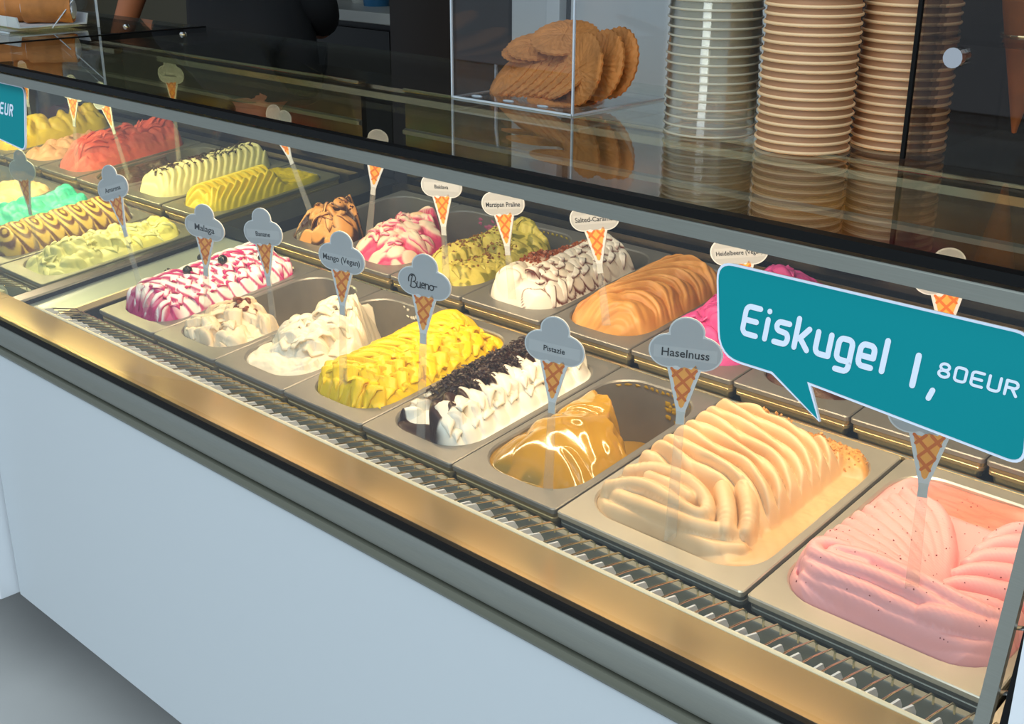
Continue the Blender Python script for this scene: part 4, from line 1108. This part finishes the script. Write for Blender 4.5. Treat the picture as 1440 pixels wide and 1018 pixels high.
# ------------------------------------------------------------------ teal price signs on the front glass
def round_poly(pts, radii, k=6):
    out = []; n = len(pts)
    for i in range(n):
        p = Vector(pts[i]); a = Vector(pts[i - 1]) - p; b = Vector(pts[(i + 1) % n]) - p; r = radii[i]
        if r <= 0: out.append(tuple(p)); continue
        la, lb = a.length, b.length; a.normalize(); b.normalize()
        r = min(r, la * .48, lb * .48); p0 = p + a * r; p1 = p + b * r
        for j in range(k + 1):
            t = j / k; q = p0 * (1 - t) ** 2 + p * 2 * t * (1 - t) + p1 * t * t; out.append((q.x, q.y))
    return out
def inset(pts, d):
    n = len(pts); out = []
    area2 = sum(pts[i][0] * pts[(i + 1) % n][1] - pts[(i + 1) % n][0] * pts[i][1] for i in range(n)); sg = 1 if area2 > 0 else -1
    for i in range(n):
        p = Vector(pts[i]); a = (p - Vector(pts[i - 1])); b = (Vector(pts[(i + 1) % n]) - p)
        if a.length < 1e-9 or b.length < 1e-9: out.append(tuple(p)); continue
        a.normalize(); b.normalize(); na = Vector((-a.y, a.x)) * sg; nb = Vector((-b.y, b.x)) * sg
        m = na + nb; m = m / max(.35, m.dot(na)) ; out.append((p.x + m.x * d, p.y + m.y * d))
    return out
def A(cx, cz, rx, rz, a0, a1, n=6): return [(cx + rx * math.cos(math.radians(a0 + (a1 - a0) * i / n)), cz + rz * math.sin(math.radians(a0 + (a1 - a0) * i / n))) for i in range(n + 1)]
GL = {   # rounded square letters on a unit height, width second
 'E': ([[(.62, 1), (.25, 1)] + A(.2, .8, .2, .2, 90, 180) + A(.2, .2, .2, .2, 180, 270) + [(.62, 0)], [(0, .5), (.55, .5)]], .62),
 'i': ([[(.08, 0), (.08, .70)], [(.08, 1.0), (.08, 1.005)]], .16),
 's': ([[(.52, .74), (.2, .74)] + A(.16, .58, .16, .16, 90, 270, 8) + [(.36, .40)] + A(.38, .20, .17, .20, 90, -90, 8) + [(.0, .0)]], .55),
 'k': ([[(0, 0), (0, 1.02)], [(0, .32), (.16, .34), (.50, .74)], [(.18, .36), (.54, 0)]], .55),
 'u': ([[(0, .74), (0, .2)] + A(.2, .2, .2, .2, 180, 270) + [(.55, 0)], [(.55, .74), (.55, 0)]], .55),
 'g': ([[(.55, 0), (.2, 0)] + A(.18, .2, .18, .2, 270, 180) + A(.18, .54, .18, .2, 180, 90) + [(.37, .74)] + A(.37, .56, .18, .18, 90, 0) + [(.55, -.1)] + A(.37, -.16, .18, .18, 0, -90) + [(.05, -.34)]], .55),
 'e': ([[(.05, .34), (.55, .34), (.55, .54)] + A(.37, .56, .18, .18, 0, 90) + [(.2, .74)] + A(.18, .54, .18, .2, 90, 180) + A(.18, .2, .18, .2, 180, 270) + [(.52, 0)]], .55),
 'l': ([[(.08, 0), (.08, 1.04)]], .16),
 '1': ([[(.08, 0), (.08, 1.0)]], .16),
 ',': ([[(.10, .06), (.02, -.22)]], .16),
 '8': ([A(.28, .76, .25, .24, 0, 360, 16), A(.28, .25, .29, .25, 0, 360, 16)], .58),
 '0': ([[(.2, 1)] + A(.2, .8, .2, .2, 90, 180) + A(.2, .2, .2, .2, 180, 270) + A(.4, .2, .2, .2, 270, 360) + A(.4, .8, .2, .2, 0, 90) + [(.2, 1)]], .60),
 'U': ([[(0, 1), (0, .2)] + A(.2, .2, .2, .2, 180, 270) + A(.4, .2, .2, .2, 270, 360) + [(.6, 1)]], .60),
 'R': ([[(0, 0), (0, 1), (.4, 1)] + A(.40, .76, .2, .24, 90, -90, 8) + [(0, .52)], [(.32, .5), (.6, 0)]], .60),
}
def lettering(txt, x, z, h, th, gap, sx=1.0):
    ls = []
    for ch in txt:
        g, w = GL[ch]
        for l in g: ls.append([(x + th * h / 2 + px * h * sx, z + pz * h) for px, pz in l])
        x += (w * sx + th + gap) * h
    return ls
def price_sign(dx, dz, label, dist=.0012, shift=0.0, small=.0098):
    n = Vector((0, -1, GK)).normalized(); tv = Vector((0, GK, 1)).normalized()
    L = math.sqrt(1 + GK * GK)
    o = Vector((dx, gy(dz), dz)) + n * dist
    R = Matrix((Vector((1, 0, 0)), -n, tv)).transposed().to_4x4()
    s = empty('price_sign'); s.matrix_world = Matrix.Translation(o) @ R
    tag(s, label, 'sign', 'teal speech bubble signs')
    pts = [(.2795, .0055), (.2645, -.0095 - .0005), (.1080, .0020), (.1215, -.0250), (.0710, .0020), (.0300, .0015), (.0060, .0200), (.0000, .0800), (.2560, .0810)]
    pts = [(.0000, .0808), (.0195, .0020), (.0710, .0012), (.1208, -.0252), (.1065, .0012), (.2790, -.0115), (.2640, .0812)]
    rad = [.017, .022, .002, .0012, .0012, .013, .014]
    out = round_poly(pts, rad)
    s_b = obj('board', flat_poly(out, -.0030, 0), M['white'], s)
    s_f = obj('printed_face', flat_poly(round_poly(inset(pts, .0020), [max(.0006, r - .002) for r in rad]), -.0034, -.0028), M['teal'], s)
    h1 = .0226 if small < .012 else .0165; sh1 = 0 if small < .012 else shift
    ls = lettering('Eiskugel', .0352, .0275, h1, .205, .105, .92)
    m1 = strokes(ls, .205 * h1, 10, .0037)
    ls2 = lettering('1', .1830 + sh1, .0235, h1, .21, .1) 
    m1b = strokes(ls2, .21 * h1, 10, .0037)
    ls3 = lettering(',', .1985 + sh1, .0225, h1, .2, .1); m1c = strokes(ls3, .19 * h1, 10, .0037)
    h2 = small
    ls4 = lettering('80EUR', .2035 + shift, .0355, h2, .22, .22, 1.35 if small < .012 else 1.0); m1d = strokes(ls4, .22 * h2, 10, .0037)
    for m_ in (m1c, m1d): m1b.add(m_.v, m_.f)
    obj('lettering', m1, M['white'], s)
    obj('price_lettering', m1b, M['white'], s)
    return s
zsign = .2868 / math.sqrt(1 + GK * GK)
price_sign(1.2535, zsign - .0012, 'large teal speech bubble sign reading Eiskugel 1,80EUR')
price_sign(-.243, zsign + .0120, 'teal sign at the left picture edge showing only EUR', shift=-.044, small=.0150)

# ------------------------------------------------------------------ things standing on the top glass
ZT = 0.4003
ORD = 'first second third fourth fifth sixth seventh eighth ninth tenth eleventh twelfth thirteenth fourteenth fifteenth sixteenth seventeenth eighteenth nineteenth twentieth twenty-first'.split()
def paper_cup(R=.0487, H=.080, seg=40):
    t = empty('paper_cup')
    b = MB().lathe([(R - .0022, .0022), (R - .0115, H - .002), (R - .0125, H), (.0001, H), (.0001, H - .004), (R - .0133, H - .004), (R - .0032, .0022)], seg, closed=True)
    obj('body', b, M['paper'], t, 50)
    rim = MB().lathe([(R + .0013 * math.cos(a), .0017 + .0017 * math.sin(a)) for a in [2 * math.pi * k / 8 for k in range(8)]] , seg, closed=True)
    rim.v = [(x - .0013 * x / max(1e-6, math.hypot(x, y)), y - .0013 * y / max(1e-6, math.hypot(x, y)), z) for x, y, z in rim.v]
    obj('rim', rim, M['paper_rim'], t, 80)
    return t
def stack(proto, x, y, n, pitch, label, group, jit=.0006, first=True):
    for i in range(n):
        c = proto if (i == 0 and first) else copy_tree(proto)
        c.location = (x + random.uniform(-jit, jit), y + random.uniform(-jit, jit), ZT + i * pitch); c.rotation_euler = (0, 0, random.uniform(0, 6.28))
        tag(c, ('lowest ' if i == 0 else ORD[i] + ' ') + label + ('' if i == 0 else ' from below'), 'cup', group)
pc = paper_cup()
stack(pc, 1.158, .2060, 20, .0088, 'paper cup of the stack beside the clear cups', 'paper cups in the near stack')
stack(pc, 1.222, .2900, 20, .0088, 'paper cup of the stack by the smoked cone stand', 'paper cups in the far stack', first=False)
def clear_cup(R=.0510, H=.085, seg=40):
    t = empty('clear_cup')
    b = MB().lathe([(R - .0016, .0026), (R - .011, H - .003), (R - .013, H), (.0001, H), (.0001, H - .0006), (R - .0135, H - .0006), (R - .0117, H - .004), (R - .0022, .0026)], seg, closed=True)
    obj('body', b, M['cup_clear'], t, 50)
    rim = MB().lathe([(R - .0011 + .0012 * math.cos(a), .0014 + .0013 * math.sin(a)) for a in [2 * math.pi * k / 8 for k in range(8)]], seg, closed=True)
    obj('rim', rim, M['cup_rim'], t, 80)
    return t
stack(clear_cup(), 1.038, .2130, 19, .0093, 'clear plastic cup in the tall transparent stack', 'clear cups')
sc_ = paper_cup(.042, .110)
stack(sc_, .955, .345, 4, .0085, 'tall paper cup of the short stack behind the clear ones', 'tall paper cups')

# clear box with round waffle biscuits
BX0, BX1, BY0, BY1, BZ1 = .668, .870, .178, .356, .64
bx = empty('acrylic_box', (.77, .267, ZT)); tag(bx, 'clear acrylic box holding round waffle biscuits', 'box')
wpart('base', MB().box(BX0, BX1, BY0, BY1, ZT, ZT + .003), M['acryl'], bx)
wpart('front_panel', MB().box(BX0, BX1, BY0, BY0 + .003, ZT + .003, BZ1), M['acryl'], bx)
wpart('back_panel', MB().box(BX0, BX1, BY1 - .003, BY1, ZT + .003, BZ1), M['acryl'], bx)
wpart('side_panel', MB().box(BX0, BX0 + .003, BY0 + .003, BY1 - .003, ZT + .003, BZ1), M['acryl'], bx)
wpart('side_panel', MB().box(BX1 - .003, BX1, BY0 + .003, BY1 - .003, ZT + .003, BZ1), M['acryl'], bx)
for x, y in ((BX0, BY0), (BX1, BY0)):  # bright highlights of the panel edges painted as thin pale strips
    wpart('edge_highlight', MB().box(x - .0012, x + .0012, y - .0014, y + .0010, ZT, BZ1), M['acryl_edge'], bx)
wpart('edge_highlight', MB().box(BX0, BX1, BY0 - .0014, BY0 + .0006, ZT, ZT + .0022), M['acryl_edge'], bx)
wpart('edge_highlight', MB().box(BX1 - .0006, BX1 + .0014, BY0, BY1, ZT, ZT + .0022), M['acryl_edge'], bx)
wpart('edge_highlight', MB().box(BX0 - .0014, BX0 + .0006, BY0, BY1, ZT, ZT + .0016), M['acryl_edge'], bx)
for x in (.700, .755, .812):
    mb = MB().tube([(x + .008 * math.cos(a), BY0 + .012 + .0035 * math.sin(a), ZT + .0036) for a in [2 * math.pi * k / 16 for k in range(17)]], .0008, 5)
    wpart('base_slot', mb, M['acryl_edge'], bx)

def waffle_mesh():
    mb = MB(); na, nr = 56, 9; R = .0430
    def rad(a): return R * (1 + .022 * math.cos(a * 28))
    def ridge(x, y):
        gx = abs(((x / .0062) % 1) - .5) * 2; gy_ = abs(((y / .0062) % 1) - .5) * 2
        return .0012 * max(0, max(gx, gy_) - .55) / .45
    for side in (1, -1):
        base = len(mb.v)
        mb.v.append((0, 0, side * .0013))
        for j in range(1, nr + 1):
            for k in range(na):
                a = 2 * math.pi * k / na; r = rad(a) * j / nr; x, y = r * math.cos(a), r * math.sin(a)
                dome = .0035 * (j / nr) ** 2
                z = (.0014 + (ridge(x, y) if j < nr else 0)) * side - dome
                mb.v.append((x, y, z))
        for k in range(na):
            k2 = (k + 1) % na
            f = (base, base + 1 + k, base + 1 + k2); mb.f.append(f if side > 0 else f[::-1])
            for j in range(nr - 1):
                p = base + 1 + j * na; f = (p + k, p + na + k, p + na + k2, p + k2); mb.f.append(f if side > 0 else f[::-1])
    o1 = 1 + (nr - 1) * na; o2 = (1 + nr * na) + 1 + (nr - 1) * na
    for k in range(na):
        k2 = (k + 1) % na; mb.f.append((o1 + k, o2 + k, o2 + k2, o1 + k2))
    return mb.mesh('waffle_biscuit')
WM = waffle_mesh(); WM.materials.append(M['wafer'])
def waffle(loc, n, spin, label, group=None):
    o = bpy.data.objects.new('waffle_biscuit', WM); COL.objects.link(o)
    o.location = loc; o.rotation_euler = (Vector(n).to_track_quat('Z', 'Y') @ Vector((0, 0, 1)).to_track_quat('Z', 'Y')).to_euler()
    o.rotation_euler.rotate_axis('Z', spin); tag(o, label, 'biscuit', 'round waffle biscuits in the clear box'); return o
waffle((.795, .245, .4065), (.02, .0, 1), .3, 'flat waffle biscuit lying on the box floor at the front')
waffle((.785, .272, .4115), (-.03, .05, 1), .9, 'flat waffle biscuit under the leaning row of biscuits')
for i in range(7):
    waffle((.700 + .0158 * i, .256 - .0015 * i, .4318 + .0014 * i), (-.36, -.60, .71), .4 * i, ORD[i] + ' waffle biscuit from the left in the low leaning row', 'leaning biscuits')
waffle((.806, .243, .4405), (-.30, -.62, .72), 1.1, 'larger showing waffle biscuit that ends the leaning row')
waffle((.712, .285, .4560), (.08, -.20, .97), 1.4, 'waffle biscuit lying on top at the left of the pile')
waffle((.728, .277, .4640), (.12, -.26, .95), .2, 'second waffle biscuit on top at the left, resting on another')
waffle((.776, .270, .4790), (.16, -.36, .92), 0, 'topmost waffle biscuit with its grid pattern facing up')
waffle((.833, .232, .4465), (-.30, -.92, .22), .5, 'upright waffle biscuit nearest the front corner of the box')
waffle((.846, .254, .4500), (-.26, -.93, .24), .1, 'upright waffle biscuit in the middle of the standing three')
waffle((.852, .272, .4520), (-.22, -.94, .24), .8, 'upright waffle biscuit rearmost of the standing three')

# smoked stand with ice cream cones at the right
SX = 1.262
sd = empty('cone_stand', (1.42, .33, ZT)); tag(sd, 'smoked acrylic cone stand with dark edges at the right', 'stand')
wpart('front_panel', MB().box(SX, 1.60, .222, .2255, ZT, .66), M['smoke'], sd)
wpart('side_panel', MB().box(SX, SX + .0035, .2255, .44, ZT, .66), M['smoke'], sd)
wpart('back_panel', MB().box(SX, 1.60, .44, .4435, ZT, .66), M['smoke'], sd)
wpart('dark_edge', MB().box(SX - .0022, SX + .0018, .2195, .2240, ZT, .66), M['black'], sd)
mb = MB().box(SX + .0035, 1.60, .2255, .44, .513, .518)
wpart('shelf', mb, M['smoke'], sd)
for x, y in ((1.337, .30), (1.44, .30), (1.39, .39)):
    wpart('shelf_ring', MB().tube([(x + .0255 * math.cos(a), y + .0255 * math.sin(a), .5188) for a in [2 * math.pi * k / 20 for k in range(21)]], .0011, 6), M['gold'], sd)
mb = MB().tube([(1.302, .2150, .5015), (1.302, .2230, .5015)], .0095, 16); wpart('bolt', mb, M['chrome'], sd, 50)
wpart('bolt_shank', MB().tube([(1.302, .2255, .5015), (1.302, .245, .5015)], .005, 12), M['chrome'], sd, 50)
def cone(x, y, ztip, label):
    mb = MB(); n = 28; H = .125; prof = []
    for i in range(13):
        t = i / 12; prof.append((.0022 + .026 * t, H * t))
    inner = [(r - .0016, z) for r, z in prof[::-1][:-1]] + [(.0002, .006)]
    mb.lathe([(.0001, -.001)] + prof + inner, n)
    for k, v in enumerate(mb.v):
        a = math.atan2(v[1], v[0]); w = (abs(math.sin(a * 5 + v[2] * 160)) ** 6 + abs(math.sin(a * 5 - v[2] * 160)) ** 6)
        s_ = 1 + .03 * w; mb.v[k] = (v[0] * s_, v[1] * s_, v[2])
    o = obj('waffle_cone', mb, M['cone'], None, 60); o.location = (x, y, ztip); tag(o, label, 'cone', 'waffle cones in the smoked stand'); return o
cone(1.337, .30, .4255, 'waffle cone hanging tip down in the first hole of the smoked stand')
cone(1.44, .30, .4255, 'waffle cone in the second hole of the smoked stand')

# clear stand with filled waffle rolls at the far left
ls_ = empty('roll_stand', (-.55, .25, ZT)); tag(ls_, 'clear acrylic stand with filled waffle rolls at the left', 'stand')
wpart('base', MB().box(-.78, -.440, .12, .300, ZT, ZT + .004), M['acryl'], ls_)
wpart('side_panel', MB().box(-.447, -.4435, .12, .300, ZT + .004, .60), M['acryl'], ls_)
wpart('back_panel', MB().box(-.78, -.447, .297, .300, ZT + .004, .60), M['acryl'], ls_)
wpart('edge_highlight', MB().box(-.4475, -.4430, .2985, .3015, ZT, .60), M['acryl_edge'], ls_)
wpart('edge_highlight', MB().tube([(-.445, .205, ZT + .004), (-.445, .30, .50)], .0012, 6), M['acryl_edge'], ls_)
wpart('edge_highlight', MB().box(-.78, -.442, .1185, .121, ZT, ZT + .003), M['acryl_edge'], ls_)
wpart('hook', MB().tube([(-.443, .245, .437), (-.436, .243, .440), (-.434, .243, .432), (-.440, .244, .430)], .0012, 6), M['acryl_edge'], ls_)
tr = obj('paper_tray', MB().prism([(.150, .002), (.285, .002), (.290, .022), (.287, .022), (.283, .005), (.152, .005), (.148, .022), (.145, .022)], -.72, -.462), M['panel2'])
tr.location = (0, 0, ZT + .004); tag(tr, 'white paper tray under the waffle rolls', 'tray')
def roll(x, y, z, rz, label):
    t = empty('waffle_roll', (x, y, z), (0, 0, rz)); tag(t, label, 'pastry', 'filled waffle rolls')
    mb = MB(); prof = [(-.045, .0262), (-.040, .0275), (-.02, .0265), (0, .0275), (.02, .0265), (.040, .0275), (.045, .0262), (.045, .0215), (-.045, .0215)]
    mb.lathe([(r, h) for h, r in prof], 24, closed=True); mb.v = [(v[2], v[0], v[1]) for v in mb.v]
    obj('shell', mb, M['wafer'], t, 40)
    mb = MB().lathe([(.0001, -.050), (.012, -.0495), (.0200, -.046), (.0212, -.043), (.0212, .043), (.0200, .046), (.012, .0495), (.0001, .050)], 20); mb.v = [(v[2], v[0], v[1]) for v in mb.v]
    obj('filling', mb, M['panel2'], t, 60); return t
roll(-.555, .185, ZT + .037, D(58), 'waffle roll with white filling at the front of the tray')
roll(-.490, .225, ZT + .037, D(50), 'waffle roll with white filling beside the clear side panel')
roll(-.640, .205, ZT + .037, D(62), 'waffle roll with white filling farthest left on the tray')
roll(-.535, .215, ZT + .084, D(52), 'waffle roll with white filling on top of the others')

# ------------------------------------------------------------------ behind the cases
bc = empty('back_counter', (-1.5, 1.8, FLOOR)); tag(bc, 'dark back counter with pale worktop behind the seller', 'counter')
wpart('body', MB().box(-1.95, -.965, 1.53, 2.15, FLOOR + .06, .285), M['blackcab'], bc)
wpart('worktop', MB().box(-1.97, -.958, 1.50, 2.18, .285, .318), M['worktop'], bc, bevel=.003)
for z0, z1 in ((.07, .265), (-.16, .05), (-.45, -.18)):
    f_ = obj('drawer', MB().box(-1.93, -.985, 1.512, 1.53, z0, z1), M['blackcab'], bc); f_.location = -bc.location
od = empty('drawer_unit', (-2.6, 1.8, FLOOR)); tag(od, 'olive brown drawer unit at the far left behind the arm', 'cabinet')
wpart('body', MB().box(-3.5, -1.99, 1.62, 2.2, FLOOR + .06, .50), M['olive'], od)
for z0, z1 in ((.335, .49), (.18, .325), (.0, .17), (-.30, -.01)):
    f_ = obj('drawer', MB().box(-3.48, -2.01, 1.60, 1.62, z0, z1), M['olive'], od); f_.location = -od.location
tc_ = empty('tall_cabinet', (-.7, 1.8, FLOOR)); tag(tc_, 'tall dark brown cabinet left of the grey fridge', 'cabinet')
wpart('body', MB().box(-.952, -.462, 1.50, 2.15, FLOOR, 1.5), M['darkcab'], tc_)
wpart('door', MB().box(-.945, -.470, 1.482, 1.50, FLOOR + .05, 1.48), M['darkcab'], tc_)
wpart('handle', MB().tube([(-.50, 1.475, .5), (-.50, 1.465, .55), (-.50, 1.465, .75), (-.50, 1.475, .8)], .006, 8), M['chrome'], tc_)
fr_ = empty('fridge', (-.1, 1.8, FLOOR)); tag(fr_, 'light grey tall fridge behind the waffle box', 'fridge')
wpart('body', MB().box(-.452, .42, 1.50, 2.15, FLOOR, 1.5), M['blackcab'], fr_)
wpart('door', MB().box(-.448, -.283, 1.470, 1.50, FLOOR + .08, 1.48), M['greywall'], fr_, bevel=.003)
wpart('door', MB().box(-.245, .410, 1.470, 1.50, FLOOR + .08, 1.48), M['greywall'], fr_, bevel=.003)
wpart('handle', MB().tube([(-.232, 1.468, .55), (-.232, 1.445, .58), (-.232, 1.445, 1.0), (-.232, 1.468, 1.03)], .007, 8), M['black'], fr_)
dr = empty('dark_cabinet', (1.3, 1.8, FLOOR)); tag(dr, 'dark cabinet behind the paper cups and the cone stand', 'cabinet')
wpart('body', MB().box(.46, 2.6, 1.52, 2.15, FLOOR, 1.5), M['darkcab'], dr)
for i in range(4): wpart('door', MB().box(.465 + i * .53, .985 + i * .53, 1.50, 1.52, FLOOR + .05, 1.48), M['darkcab'], dr)
jr = obj('jar', MB().lathe([(.0001, 0), (.045, 0), (.047, .004), (.046, .09), (.040, .098), (.040, .112), (.037, .112), (.036, .10), (.0001, .098)], 24), M['worktop'], None, 40)
jr.location = (-1.33, 1.72, .318); tag(jr, 'pale jar standing on the back counter', 'jar')
bl = empty('blue_tub', (-1.21, 1.66, .318)); tag(bl, 'blue tub beside the pale jar on the back counter', 'tub')
obj('body', MB().lathe([(.0001, 0), (.040, 0), (.050, .085), (.047, .085), (.037, .004), (.0001, .004)], 24), mat('blue_plastic', hx('2f6f9a'), .35), bl, 40)
obj('rim', MB().tube([(.050 * math.cos(a), .050 * math.sin(a), .086) for a in [2 * math.pi * k / 24 for k in range(25)]], .003, 6), mat('blue_rim', hx('5b94ba'), .35), bl, 60)

# ------------------------------------------------------------------ the seller behind the counter
def skin_mesh(verts, edges, radii, name, sub=2):
    me = bpy.data.meshes.new(name); me.from_pydata(verts, edges, []); me.update()
    o = bpy.data.objects.new(name, me); COL.objects.link(o)
    sk = o.modifiers.new('skin', 'SKIN'); sk.use_smooth_shade = True
    sb = o.modifiers.new('sub', 'SUBSURF'); sb.levels = sub; sb.render_levels = sub
    for i, r in enumerate(radii):
        d = me.skin_vertices[0].data[i]; d.radius = r if isinstance(r, tuple) else (r, r); d.use_root = (i == 0)
    bpy.context.view_layer.update()
    m2 = bpy.data.meshes.new_from_object(o.evaluated_get(bpy.context.evaluated_depsgraph_get()))
    bpy.data.objects.remove(o); m2.name = name
    m2.polygons.foreach_set('use_smooth', [True] * len(m2.polygons)); return m2
def limb(pts, radii, name, mtl, parent, sub=1):
    me = skin_mesh(pts, [(i, i + 1) for i in range(len(pts) - 1)], radii, name, sub); return obj(name, me, mtl, parent)
PX, PY = -.99, 1.03
pe = empty('person', (PX, PY, FLOOR)); tag(pe, 'person in a black short sleeved shirt standing behind the case, one arm reaching down', 'person')
F = 0.0
vs = [(0, 0, .93), (0, 0, 1.06), (0, 0, 1.20), (0, .005, 1.34), (0, .01, 1.43), (0, .005, 1.51), (0, -.01, 1.585), (0, -.015, 1.66), (0, -.01, 1.715),   # 0-8 spine, neck, head
      (-.17, .01, 1.40), (-.49, .0, 1.28), (-.585, -.05, 1.06), (-.60, -.075, .98),   # 9-12 reaching arm (viewer's left)
      (.17, .01, 1.40), (.196, .078, 1.17), (.09, .175, 1.11), (.03, .195, 1.09),              # 13-16 other arm
      (-.095, 0, .86), (-.105, .0, .48), (-.105, .03, .10), (-.11, -.09, .035),             # 17-20 leg
      (.095, 0, .86), (.105, .0, .48), (.105, .03, .10), (.11, -.09, .035)]                  # 21-24 leg
es = [(0, 1), (1, 2), (2, 3), (3, 4), (4, 5), (5, 6), (6, 7), (7, 8), (4, 9), (9, 10), (10, 11), (11, 12), (4, 13), (13, 14), (14, 15), (15, 16), (0, 17), (17, 18), (18, 19), (19, 20), (0, 21), (21, 22), (22, 23), (23, 24)]
rs = [(.16, .115), (.145, .105), (.150, .11), (.16, .11), (.10, .08), .052, (.072, .085), (.078, .098), (.055, .07),
      .055, .046, .034, .027, .055, .046, .034, .027, .085, .058, .042, .032, .085, .058, .042, .032]
obj('body', skin_mesh(vs, es, rs, 'body'), M['skin'], pe)
# hands: palm with four fingers and a thumb each
def hand(wx, wy, wz, side, down=(0, -.35, -.95)):
    dv = Vector(down).normalized(); sv = Vector((side, 0, 0)); sv = (sv - dv * sv.dot(dv)).normalized(); nv = dv.cross(sv)
    b0 = Vector((wx, wy, wz))
    hand_o = None
    P = lambda a, b, c: tuple(b0 + dv * a + sv * b + nv * c)
    palm = skin_mesh([P(0, 0, 0), P(.045, 0, 0), P(.085, 0, .004)], [(0, 1), (1, 2)], [(.026, .018), (.036, .016), (.036, .014)], 'hand', 1)
    hand_o = obj('hand', palm, M['skin'], pe)
    for k, (off, ln) in enumerate(((-.027, .066), (-.009, .078), (.009, .074), (.026, .058))):
        limb([P(.075, off, .003), P(.088 + ln * .35, off * 1.1, .008), P(.086 + ln * .7, off * 1.12, .020), P(.082 + ln, off * 1.1, .036)], [.0095, .009, .0082, .007], 'finger', M['skin'], hand_o)
    limb([P(.02, -.026, .004), P(.045, -.046, .012), P(.072, -.054, .022)], [.0115, .0105, .008], 'thumb', M['skin'], hand_o)
hand(-.60, -.075, .98, -1); hand(.03, .195, 1.09, 1, (-.95, .1, -.2))
# clothing
obj('shirt', skin_mesh([(0, 0, .90), (0, 0, 1.00), (0, 0, 1.14), (0, .003, 1.28), (0, .006, 1.395), (0, .008, 1.475), (-.17, .01, 1.405), (-.445, .0, 1.30), (.17, .01, 1.405), (.196, .078, 1.170), (.09, .172, 1.115)],
    [(0, 1), (1, 2), (2, 3), (3, 4), (4, 5), (4, 6), (6, 7), (4, 8), (8, 9), (9, 10)], [(.235, .165), (.230, .163), (.215, .150), (.215, .150), (.190, .130), (.098, .088), .078, .066, .078, .056, .050], 'shirt'), M['shirt'], pe)
obj('trousers', skin_mesh([(0, 0, .95), (-.098, 0, .84), (-.107, 0, .48), (-.107, .03, .12), (.098, 0, .84), (.107, 0, .48), (.107, .03, .12)], [(0, 1), (1, 2), (2, 3), (0, 4), (4, 5), (5, 6)],
    [(.165, .122), .105, .075, .06, .105, .075, .06], 'trousers'), M['trouser'], pe)
for sx in (-1, 1):
    obj('shoe', skin_mesh([(sx * .108, .04, .04), (sx * .11, -.05, .035), (sx * .112, -.14, .028)], [(0, 1), (1, 2)], [(.042, .04), (.044, .035), (.036, .026)], 'shoe', 1), M['black'], pe)
hair = skin_mesh([(0, .03, 1.63), (0, .015, 1.70), (0, -.01, 1.735), (0, -.045, 1.745)], [(0, 1), (1, 2), (2, 3)], [(.075, .065), (.085, .085), (.082, .075), (.06, .035)], 'hair', 2)
obj('hair', hair, M['hair'], pe)
for sx in (-1, 1):
    e = obj('eye', MB().lathe([(.0001, -.011), (.008, -.008), (.011, 0), (.008, .008), (.0001, .011)], 12), M['panel2'], pe, 60); e.location = (sx * .031, -.098, 1.645)
    ear = obj('ear', skin_mesh([(sx * .080, 0, 1.615), (sx * .086, .008, 1.645), (sx * .084, .012, 1.67)], [(0, 1), (1, 2)], [(.008, .012), (.010, .018), (.008, .012)], 'ear', 1), M['skin'], pe)
obj('nose', skin_mesh([(0, -.100, 1.655), (0, -.116, 1.63), (0, -.122, 1.612)], [(0, 1), (1, 2)], [.009, .011, .013], 'nose', 1), M['skin'], pe)
obj('mouth', skin_mesh([(-.022, -.094, 1.578), (0, -.102, 1.576), (.022, -.094, 1.578)], [(0, 1), (1, 2)], [.004, .006, .004], 'mouth', 1), mat('lips', hx('8c4038'), .5), pe)
